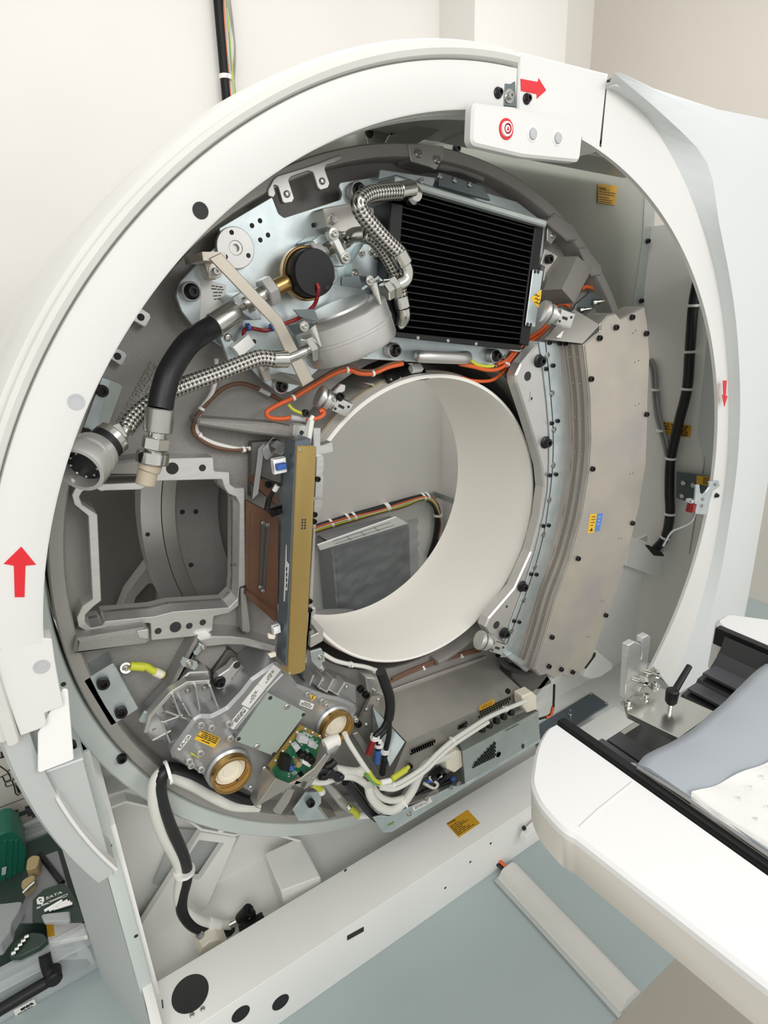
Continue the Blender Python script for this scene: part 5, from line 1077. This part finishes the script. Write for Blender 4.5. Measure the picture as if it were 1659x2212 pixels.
A = plate('body', FY(-.035), cF(270,165, 330,150, 350,215, 330,225, 345,255, 330,275, 275,215), .006, 'zinc', t, .003, .001); bolts(A, FY(-.035), cF(322,195, 333,257), 'washer', .005)
t = cable('thin black and orange wire hanging at the right end of the power supply', pw(cF, -.10, 1555,340, 1552,420, 1548,470, 1530,500, 1478,520), .0035, 'cable_black'); cable('', pw(cF, -.101, 1548,455, 1535,500, 1510,512), .0045, 'orange', par=t)
for q in cA(515,1615, 685,1618): tie(bpy.data.objects['pump'], U(q, -.015), (1,0,0), .0055, 'cable_blue', .006)
# ---------- patient table
ZT = .90
t = thing('patient_table', 'white patient table with a rounded end, reaching in from the lower right', 'table', (0, -1.1, 0))
FTb = FZ(ZT)
xl0 = UZ((1201,1564), ZT).x; xo = -.325
outer_px = PX(1200,1562, 1180,1575, 1160,1612, 1150,1660, 1148,1690, 1158,1720, 1176,1748, 1215,1790, 1245,1808)
lp = [FTb.un(q) for q in outer_px]
yy0 = lp[0][1]
lp = [(p.x, p.y) for p in spline([Vector((*q, 0)) for q in lp], 4)]
ol = [(-.215, lp[0][1])] + lp[1:] + [(xo, -1.0), (xo, -1.9), (-.215, -1.9)]
b = BM(); ext(b, FTb, ol, .012, bev=.004); link('left_rim', b, 'table_white', t)
# side skirt under the left rim
edge = lp[1:] + [(xo, -1.0), (xo, -1.9)]
b = BM(); V = [[b.verts.new((x, y, ZT-.006)) for x, y in edge], [b.verts.new((x+.004, y, ZT-.062)) for x, y in edge], [b.verts.new((min(-.05, x+.045), y-.015, ZT-.088)) for x, y in edge]]
for A, B_ in zip(V, V[1:]):
    for i in range(len(edge)-1): b.faces.new((A[i], A[i+1], B_[i+1], B_[i]))
link('side_skirt', b, 'table_side', t, 50)
seam = [UZ(q, ZT+.0006) for q in PX(1366,1689, 1330,1718, 1290,1750, 1252,1785)]
b = BM(); tube(b, seam + [Vector((seam[-1].x-.004, seam[-1].y-.002, ZT-.03)), Vector((seam[-1].x+.006, seam[-1].y-.004, ZT-.060))], .0007, 6, 0); link('seam', b, 'table_side', t)
# inner edge of the rim and the black trough liner
b = BM(); wbox(b, -.215, -.20, -1.9, yy0, ZT-.03, ZT+.004, .002); link('rail', b, 'black_plastic', t)
b = BM(); wbox(b, -.218, .222, -1.9, yy0+.01, ZT-.16, ZT-.11, .002); link('bed', b, 'table_side', t)
# right rim
r0 = UZ((1562,1352), ZT); b = BM(); ext(b, FTb, rnd([(.222, r0.y-.002), (.235, r0.y+.02), (.28, r0.y+.02), (.33, r0.y-.05), (.335, r0.y-.2), (.335,-1.9), (.222,-1.9)], .02, 6), .10, bev=.006); link('right_rim', b, 'table_white', t)
b = BM(); wbox(b, .205, .222, -1.9, r0.y+.002, ZT-.03, ZT+.004, .002); link('rail', b, 'black_plastic', t)
b = BM(); wbox(b, -.2, .2, -2.3, -1.35, 0, ZT-.14, .02); link('pedestal', b, 'table_white', t)
# carbon cradle
t = thing('cradle', 'black carbon-fibre patient cradle lying in the white table', 'cradle', (0, -1.1, ZT-.10))
prof = [(-.20,.0),(-.19,-.03),(-.165,-.055),(-.13,-.06),(-.125,-.068),(-.085,-.072),(-.08,-.08),(.08,-.08),(.085,-.072),(.125,-.068),(.13,-.06),(.165,-.055),(.19,-.03),(.20,.0)]
ye = UZ(cH(520,625)[0], ZT-.01).y
b = BM(); rows = []
for y in (ye, ye-.02, -1.2, -1.9): rows.append([b.verts.new((x, y, ZT-.002+z)) for x, z in prof])
for A, B_ in zip(rows, rows[1:]):
    for i in range(len(prof)-1): b.faces.new((A[i], A[i+1], B_[i+1], B_[i]))
solid(b, .004); link('shell', b, 'carbon', t, 20)
for x0, x1, z in ((-.162,-.135,-.054),(-.122,-.09,-.064),(.092,.122,-.064),(.135,.185,-.050)):
    b = BM(); wbox(b, x0, x1, -1.9, ye-.004, ZT+z-.004, ZT+z+.001, .001); link('woven_band', b, 'carbon_grey', t)
q = [UZ(p, ZT-.05) for p in cH(1290,190, 1500,250, 1470,350, 1255,260)]; b = BM(); ext(b, FZ(ZT-.046), rnd([(p.x, p.y) for p in q], .008), .003); link('grip_pad', b, 'black_plastic', t)
# phantom holder plate on the cradle
t = thing('phantom_holder', 'brushed steel phantom holder plate with an upright fork at the tip of the cradle', 'holder', UZ(cH(980,560)[0], ZT+.0))
FPh = FZ(ZT-.006)
A = plate('base_plate', FPh, cH(765,485, 905,385, 1255,540, 1060,680, 785,545), .010, 'steel', t, .002, .001)
bolts(A, FPh, cH(880,463, 925,400, 782,500), 'washer', .007)
Pb = FPh.P(cH(765,480)[0]); 
def up(px, w): 
    return plate('upright', Fr(Pb, (.75,-.0,0), (0,0,1)), px, w, 'steel', t, .001, .0008)
fy = FY(Pb.y)
A = plate('upright', fy, cH(800,465, 770,470, 786,185, 820,165, 858,178, 852,255, 858,255, 863,145, 895,128, 907,140, 880,372), .010, 'machined', t, .0008, .0008)
for q, d in ((cH(800,358)[0], cH(890,385)[0]), (cH(865,318)[0], cH(952,345)[0])):
    a, c = fy.P(q, .0), fy.P(d, .012); tubeo('thumbscrew', [a, c], .0034, 'chrome', t, sm=0); m_ = a.lerp(c, .6); b = BM(); cyl(b, m_, m_+(c-a).normalized()*.006, .009, n=14); link('nut', b, 'chrome', t)
P = FPh.P(cH(1008,530)[0]); b = BM(); cyl(b, P, P+Vector((0,0,.015)), .003, n=14); link('stud', b, 'chrome', t)
b = BM(); lathe(b, P+Vector((0,0,.012)), (0,0,1), [(.006,0),(.006,.003),(.0085,.004),(.0092,.018),(.009,.023),(.007,.025),(.004,.023),(0,.023)], 24); K = link('clamp_knob', b, 'black_plastic', t)
e = Vector((.9,.15,.4)).normalized(); b = BM(); h_ = P+Vector((0,0,.026)); tube(b, [h_, h_+e*.02, h_+e*.06], lambda s: .0055-.001*s, 12, 4); link('lever', b, 'black_plastic', K)
# mattress and paper
t = thing('mattress', 'grey vinyl mattress lying on the black cradle', 'mattress', (0, -1.2, ZT-.05))
MZ = ZT+.012
tip = UZ(cH(850,830)[0], MZ); 
rowspx = [cH(850,815, 905,765, 1060,690, 1150,640, 1250,550, 1330,485, 1440,365, 1535,285)]
top = [UZ(p, MZ) for p in rowspx[0]]
b = BM(); rows = []
nseg = 24
xs0 = [p.x for p in top]
E0 = spline([Vector((p.x, p.y, 0)) for p in top], 5)
def mz(x): return MZ+.006*math.cos(x*9)
for k, (dy, dz) in enumerate(((-.012,-.034),(.002,-.026),(.006,-.012),(.003,-.002),(-.012,.003),(-.06,.004),(-.16,.002),(-.3,.004),(-.7,.003))):
    rows.append([b.verts.new((p.x-.01*0, p.y+dy, mz(p.x)+dz+.0012*math.sin(p.x*60+dy*40))) for p in E0])
for A, B_ in zip(rows, rows[1:]):
    for i in range(len(E0)-1): b.faces.new((A[i], A[i+1], B_[i+1], B_[i]))
# left long side, folded under
side = [r[0] for r in rows]
lo = [b.verts.new(v.co+Vector((.004, -.004, -.024))) for v in side]; lo2 = [b.verts.new(v.co+Vector((.03, 0, -.05))) for v in side]
for i in range(len(side)-1): b.faces.new((side[i], side[i+1], lo[i+1], lo[i])); b.faces.new((lo[i], lo[i+1], lo2[i+1], lo2[i]))
MT = link('cover', b, 'mattress', t, 70)
L_ = [top[0]+Vector((-.002, dy, dz)) for dy, dz in ((.004,-.012),(-.02,-.006),(-.08,-.006),(-.2,-.006),(-.7,-.006))]
b = BM(); r0 = [b.verts.new(p+Vector((-.0015,0,0))) for p in L_]; r1 = [b.verts.new(p+Vector((-.004,0,-.03))) for p in L_]
for k in range(len(L_)-1): b.faces.new((r0[k], r0[k+1], r1[k+1], r1[k]))
link('foam_core', b, 'foam', t); tubeo('rolled_hem', [L_[0]+Vector((.004,.004,.002))]+[p+Vector((-.005,0,-.030)) for p in L_], .0055, 'mattress', t, 10)
sp = [top[0]+Vector((-.001,.002,-.008)), top[0]+Vector((.0,-.06,-.004)), top[0]+Vector((0,-.16,-.005)), top[0]+Vector((0,-.3,-.004))]
tubeo('piping', sp, .003, 'cable_grey', t, 8)
t = thing('paper_sheet', 'white dotted disposable paper sheet spread over the grey mattress', 'sheet', UZ((1600,1760), MZ))
pe = [UZ(p, MZ+.008) for p in cH(1125,965, 1230,940, 1330,895, 1440,855, 1600,790)]
E1 = spline(pe, 6); b = BM(); rows = []
for dy in (0,-.01,-.03,-.06,-.1,-.16,-.24,-.34,-.6): rows.append([b.verts.new((p.x+.002*math.sin(dy*50), p.y+dy, mz(p.x)+.0075+.0016*math.sin(p.x*90+dy*130)+.001*math.sin(dy*210))) for p in E1])
for A, B_ in zip(rows, rows[1:]):
    for i in range(len(E1)-1): b.faces.new((A[i], A[i+1], B_[i+1], B_[i]))
side = [r[0] for r in rows]; lo = [b.verts.new(v.co+Vector((-.004,-.003,-.02+.002*math.sin(i*2)))) for i, v in enumerate(side)]
for i in range(len(side)-1): b.faces.new((side[i], side[i+1], lo[i+1], lo[i]))
SH = link('sheet', b, 'paper', t, 70)
b = BM()
for i in range(7):
    for j in range(7):
        x = pe[0].x+.02+i*.026+(j % 2)*.013; y = pe[0].y-.012-j*.026; 
        k_ = min(range(len(E1)), key=lambda n: abs(E1[n].x-x))
        if x > pe[-1].x or y > E1[k_].y-.006: continue
        lathe(b, Vector((x, y, mz(x)+.0105)), (0,0,1), [(.0016,0),(0,.0001)], 8)
o = link('dots', b, 'lens_grey', SH); o['kind'] = 'stuff'
# cable trough on the floor
t = thing('cable_cover', 'white rounded floor cable cover running from the gantry beam towards the table base', 'cable cover', (.08, -.4, 0))
prof = [(.045,.0),(.045,.004),(.052,.005),(.060,.018),(.068,.024),(.098,.024),(.108,.018),(.118,.005),(.118,.0)]
b = BM(); rows = [[b.verts.new((x, y, z)) for x, z in prof] for y in (-.225,-.61)]
for i in range(len(prof)-1): b.faces.new((rows[0][i], rows[0][i+1], rows[1][i+1], rows[1][i]))
b.faces.new(rows[0]); b.faces.new(rows[1]); link('cover', b, 'cover_edge', t, 40)
b = BM(); wbox(b, .032, .045, -.615, -.225, .0006, .006, .001); link('base_strip', b, 'cover_grey', t)
tubeo('wire', [Vector((.07,-.195,.03)), Vector((.078,-.215,.02)), Vector((.085,-.24,.012))], .005, 'orange', t, 8); tubeo('wire', [Vector((.06,-.197,.025)), Vector((.07,-.21,.014)), Vector((.08,-.24,.01))], .005, 'cable_black', t, 8)
# ---------- wall conduit
yw = YW-.03
t = thing('conduit', 'black corrugated conduit with loose coloured wires running up the back wall', 'conduit', U((500,235), yw))
A_, B_ = U((466,-60), yw), U((497,300), yw); d = (B_-A_); L = d.length; n = 110; r = pxr((480,100), yw, 12)
prof = []
for i in range(n): s = L*i/n; prof += [(r*.9, s), (r, s+L/n*.15), (r, s+L/n*.6), (r*.9, s+L/n*.75)]
b = BM(); lathe(b, A_, d, prof, 18); link('corrugated_tube', b, 'rubber', t)
for xs, m in (((483,-40, 484,40, 490,120, 497,200, 508,260),'orange'), ((489,-40, 492,30, 499,110, 503,170, 512,260),'cable_yg'), ((486,-40, 494,50, 500,140, 506,180, 514,270),'cable_green'), ((492,-40, 504,60, 507,110, 504,160, 512,250),'cable_grey'), ((487,-40, 500,50, 507,90, 508,130, 506,170),'cable_grey')):
    tubeo('wire', [U(q, yw-.01) for q in PX(*xs)], r*.16, m, t, 8)
tie(t, U((487,167), yw), d, r*1.25, 'white', .014)
# ---------- seen through the bore
t = thing('wall_cable', 'black cable bundle with coloured wires along the back wall, seen through the bore', 'cable', U((800,1100), yw))
P = lambda *q: [U(x, yw) for x in cJ(*q)]
tubeo('cable', P(300,890, 425,848, 560,805, 700,765, 760,748, 880,715, 940,705, 985,740, 1000,800, 990,900, 960,1000), r*1.1, 'cable_black', t)
for o, m in ((-9,'orange'), (6,'cable_yg'), (13,'brown'), (-3,'cable_white')):
    tubeo('wire', [q+Vector((0,-.02,0)) for q in P(300,890+o, 425,846+o, 560,806+o, 700,770+o*.6, 820,735+o, 910,705+o*.6, 960,712+o, 990,760+o, 1002,830, 990,900)], r*.28, m, t, 8)
for q in cJ(482,832, 560,805, 592,798, 750,755, 757,752, 928,705, 948,702, 1000,790): tie(t, U(q, yw), (1,0,.3) if q[0] < 940 else (0,0,1), r*1.5, 'white', .012)
A = plate('wall_clip', FY(yw+.01), cJ(945,690, 990,676, 1000,710, 960,716), .004, 'galv_strip', t, .002)
b = BM(); c0 = U(cJ(988,678)[0], yw+.01); wbox(b, c0.x, c0.x+.004, c0.y-.16, c0.y+.02, c0.z-.03, c0.z, .001); link('wall_bracket', b, 'galv_strip', t)
yc = 1.16
t = thing('chiller', 'grey chiller cabinet wrapped in clear plastic film, seen through the bore', 'cabinet', Vector((U((800,1250), yc).x, yc+.1, 0)))
q0, q1 = U(cJ(500,960)[0], yc), U(cJ(862,836)[0], yc)
b = BM(); wbox(b, q0.x, q1.x, yc, yc+.18, .02, q1.z-.005, .006); link('cabinet', b, 'chiller', t)
b = BM(); random.seed(11)
nx, nz = 18, 22; z1 = q1.z+.04; V = []
for j in range(nz+1):
    V.append([b.verts.new((q0.x-.03+(q1.x-q0.x+.06)*i/nx, yc-.02-random.random()*.02, .03+(z1-.03)*j/nz)) for i in range(nx+1)])
for j in range(nz):
    for i in range(nx): b.faces.new((V[j][i], V[j][i+1], V[j+1][i+1], V[j+1][i]))
link('plastic_film', b, 'bag_grey', t, 80)
A = plate('top_louvre', FY(yc-.05), cJ(420,936, 800,800, 856,832, 432,962), .012, 'white', t, .002, .001)
b = BM()
for k in (.0,): 
    for (x0,y0,x1,y1) in ((490,918,770,825),(500,930,790,838),(560,895,580,912),(625,872,650,890),(690,850,716,868)): rule(b, FY(yc-.05), cJ(x0,y0)[0], cJ(x1,y1)[0], .003, .0007)
link('louvre_lines', b, 'olive_panel', A)
tubeo('hose', [U(q, yc-.06) for q in cJ(300,1300, 420,1285, 520,1280, 580,1282)], .035, 'cable_grey', t, 14)
# ---------- printed carton and tool box at the lower left
yk = .62; FK = FY(yk)
t = thing('carton', 'large grey-white carton printed with line drawings, standing behind the tool bin', 'box', U((0,1900), yk))
x1 = FK.un((150,1700))[0]; b = BM(); wbox(b, x1-.9, x1, yk, yk+.3, 0, FK.un((20,1575))[1], .004); CB = link('box', b, 'carton', t)
b = BM(); rule(b, FK, (-20,1786), (90,1740), .016, .001); link('blue_band', b, 'steel_blue', CB)
b = BM()
cT = crop(0,1560,.1356)
for a, c, th in (((-80,590),(140,540),.004), ((-50,1380),(450,1190),.002), ((-60,1765),(660,1525),.004)): rule(b, FK, cT(*a)[0], cT(*c)[0], th, .001)
for pl in ((0,700, 110,780, 150,830, 170,900), (0,880, 40,860, 130,820, 160,860, 175,910, 80,950, 90,1010, 110,1030, 330,950), (40,870, 80,950), (100,960, 280,890), (200,900, 290,860), (150,690, 170,740, 215,735), (110,790, 180,740, 230,730, 260,800, 190,815), (190,930, 220,1000, 250,1140, 290,1165, 330,1130, 320,1030), (330,960, 370,1080, 430,1110), (250,1000, 300,1130), (280,990, 310,1110)):
    P = [FK.P(q, .001) for q in cT(*pl)]; tube(b, P, .0016, 5, 0)
link('line_drawing', b, 'print_black', CB)
b = BM(); random.seed(5)
for (x0,y0,x1_,y1,th) in ((10,520,120,490,.018),(60,1490,290,1410,.01),(90,1600,330,1530,.012),(130,1640,320,1590,.006),(400,1370,550,1320,.010),(440,1480,600,1440,.012),(510,1510,640,1470,.006),(200,1740,680,1580,.012),(300,1740,700,1640,.005)):
    u = 0
    while u < .97:
        e = min(1, u+random.uniform(.05,.12)); rule(b, FK, sub(cT(x0,y0)[0], cT(x1_,y1)[0], u), sub(cT(x0,y0)[0], cT(x1_,y1)[0], e), th, .001); u = e+.025
link('print', b, 'print_black', CB)
yt = .15; FTl = FY(yt)
bx1 = UZ((222,2108), 0).x; zr = FTl.un((60,2062))[1]
t = thing('tool_bin', 'clear plastic tool bin with a black carrying handle on the floor', 'storage box', Vector((bx1-.3, yt+.2, 0)))
x0 = bx1-.62; zb = FTl.un((60,2093))[1]
b = BM()
for (a0,a1,c0,c1) in ((x0,bx1,yt,yt+.004),(x0,bx1,yt+.4,yt+.404),(bx1-.004,bx1,yt,yt+.404)): wbox(b, a0, a1, c0, c1, .004, zb)
wbox(b, x0, bx1, yt, yt+.404, .002, .006); link('body', b, 'clear_bin', t)
b = BM(); z0 = zb-.01
for (a0,a1,c0,c1) in ((x0,bx1+.012,yt-.014,yt+.006),(x0,bx1+.012,yt+.398,yt+.416),(bx1-.006,bx1+.014,yt-.014,yt+.416)): wbox(b, a0, a1, c0, c1, z0, zr, .003)
link('rim', b, 'clear_bin', t)
tubeo('handle', [FTl.P(q, w) for q, w in zip(cM(570,1310, 590,1420, 620,1520, 650,1560, 700,1600, 640,1650, 400,1790, 0,2030, -200,2150), (.012,.016,.022,.03,.034,.034,.034,.034,.034))], .0125, 'black_plastic', t, 12)
b = BM(); P = FTl.P(cM(690,1590)[0], .034); lathe(b, P+Vector((0,.015,0)), (0,-1,0), [(.017,0),(.017,.026),(.014,.03),(0,.03)], 20); link('handle_pivot', b, 'black_plastic', t)
sticker('barcode_label', FTl, cM(170,2040, 440,1890, 495,2010, 225,2170), 'sticker_white', t, [(.25,.3,.9),(.35,.3,.9),(.55,.1,.8),(.75,.1,.6)], .004, 'print_black', w=.002, label='white barcode label')
def item(name, label, cat, y, px, d, m, r=.004, w=0, group=None):
    t = thing(name, label, cat, U(px[0], y)); A = plate({'case':'shell'}.get(name, 'body'), FY(y), px, d, m, t, r, .0015); return t, A
t, A = item('tool_case', 'dark green moulded plastic tool case standing in the bin', 'case', .44, cM(-250,-80, 60,-250, 150,-260, 260,-190, 340,0, 300,330, 265,660, -250,720), .09, 'green_plastic', .012)
for x in (70, 150, 215): bar('rib', cM(x,-150, x-20,300, x-30,600), .438, .004, .012, 'green_plastic', A)
b = BM(); ext(b, FY(.436), uns(FY(.436), cM(25,210, 85,190, 70,290, 20,305)), .001); link('label', b, 'lens_grey', A)
def laid(name, label, cat, z, px, d, m, r=.004):
    t = thing(name, label, cat, UZ(px[0], z)); return t, plate('body', FZ(z), px, d, m, t, r, .0015)
t, A = laid('blister_card', 'black blister card with white lettering and pale tools, in the tool bin', 'package', .17, cM(420,610, 560,478, 800,395, 900,470, 1120,890, 415,905), .004, 'green_dark', .003)
FBc = FZ(.17); text(A, 'SATA', FBc, cM(590,615)[0], cM(800,530)[0], 'white', w=.001, hs=.7)
b = BM(); h = uns(FBc, cM(470,620, 500,585, 560,580, 570,625, 545,675, 480,675)); ext(b, FBc, h, .001, [inset(h, .004)], w=.001); rule(b, FBc, cM(500,640)[0], cM(545,615)[0], .004, .0015); link('emblem', b, 'white', A)
for i, q in enumerate(((570,760, 800,625), (630,755, 870,625), (690,735, 905,640), (720,725, 930,660))): tubeo('hex_key', [FBc.P(p, .006) for p in cM(*q)], .0035, 'white', A, sm=0)
plate('blister', FBc, cM(520,800, 620,780, 890,755, 900,860, 860,890, 560,895), .01, 'bag', A, .006, .003, w=.012)
b = BM()
for q in ((470,725,520,705),(620,650,760,590),(760,590,870,545),(530,690,640,650),(800,585,860,560)): rule(b, FBc, cM(q[0],q[1])[0], cM(q[2],q[3])[0], .005, .001)
link('print', b, 'lens_grey', A)
t, A = laid('card_box', 'white card with an orange stripe and pictured tools, at the right of the tool bin', 'package', .135, cM(590,910, 1060,905, 1130,1080, 620,1180), .01, 'sticker_white', .002)
b = BM(); ext(b, FZ(.1352), uns(FZ(.1352), cM(592,912, 680,912, 705,1080, 612,1095)), .001, w=.0006); link('orange_stripe', b, 'sticker_amber', A)
fk = FY(.165); plate('picture', fk, cM(640,1190, 1000,1080, 1170,1290, 1230,1480, 650,1440), .003, 'sticker_white', A, .002)
b = BM()
for k in range(4): tube(b, [fk.P(q, .003) for q in cM(650+k*8,1200+k*62, 940+k*15,1160+k*58)], .0045, 6, 0)
link('pictured_tools', b, 'lens_grey', A)
plate('dark_panel', fk, cM(630,1400, 1120,1380, 1180,1450, 720,1660, 600,1640), .003, 'chiller', A, .002, w=.001)
t, A = laid('hex_key_set', 'dark green hex key holder lying at the front of the tool bin', 'hex key set', .165, cM(110,1340, 150,1180, 300,1080, 420,1030, 560,1050, 620,1120, 500,1220, 250,1340), .02, 'green_dark', .006)
for k in range(5): tubeo('hex_key', [FZ(.167).P(q, .004) for q in cM(150+k*42,1310-k*52, 205+k*42,1285-k*52)], .0045, 'chrome', A, sm=0)
t, A = laid('plastic_bag', 'crumpled grey plastic bag at the left of the tool bin', 'bag', .20, cM(-200,680, 60,660, 290,632, 240,760, 150,900, 130,1020, 40,1130, 0,1200, -200,1250), .03, 'bag_grey', .01)
t, A = laid('folder', 'grey folder with a black edge leaning in the tool bin', 'folder', .16, cM(520,60, 740,-20, 880,480, 560,560, 420,900, 180,900, 440,330), .006, 'chiller', .003); tubeo('black_edge', [FZ(.165).P(q) for q in cM(515,30, 560,90, 690,260, 800,400)], .007, 'black_plastic', A, 8)
t, A = laid('tool_roll', 'tan tool handles in the middle of the tool bin', 'tool', .19, cM(350,90, 420,40, 510,50, 480,200, 330,240), .03, 'tan', .01); plate('handle', FZ(.185), cM(275,360, 400,290, 455,300, 440,370, 300,480, 270,440), .03, 'tan', A, .01, .003); tubeo('shaft', [FZ(.186).P(q) for q in cM(290,540, 360,470, 440,400)], .005, 'chrome', A, sm=0)
b = BM(); wbox(b, x0+.01, bx1-.01, yt+.03, yt+.39, .01, .11, .01); t = tag(link('dark_filler', b, 'green_dark'), 'dark filler layer added over the bottom of the tool bin', 'filler')  # dark filler layer, added so the bin reads dark between the tools
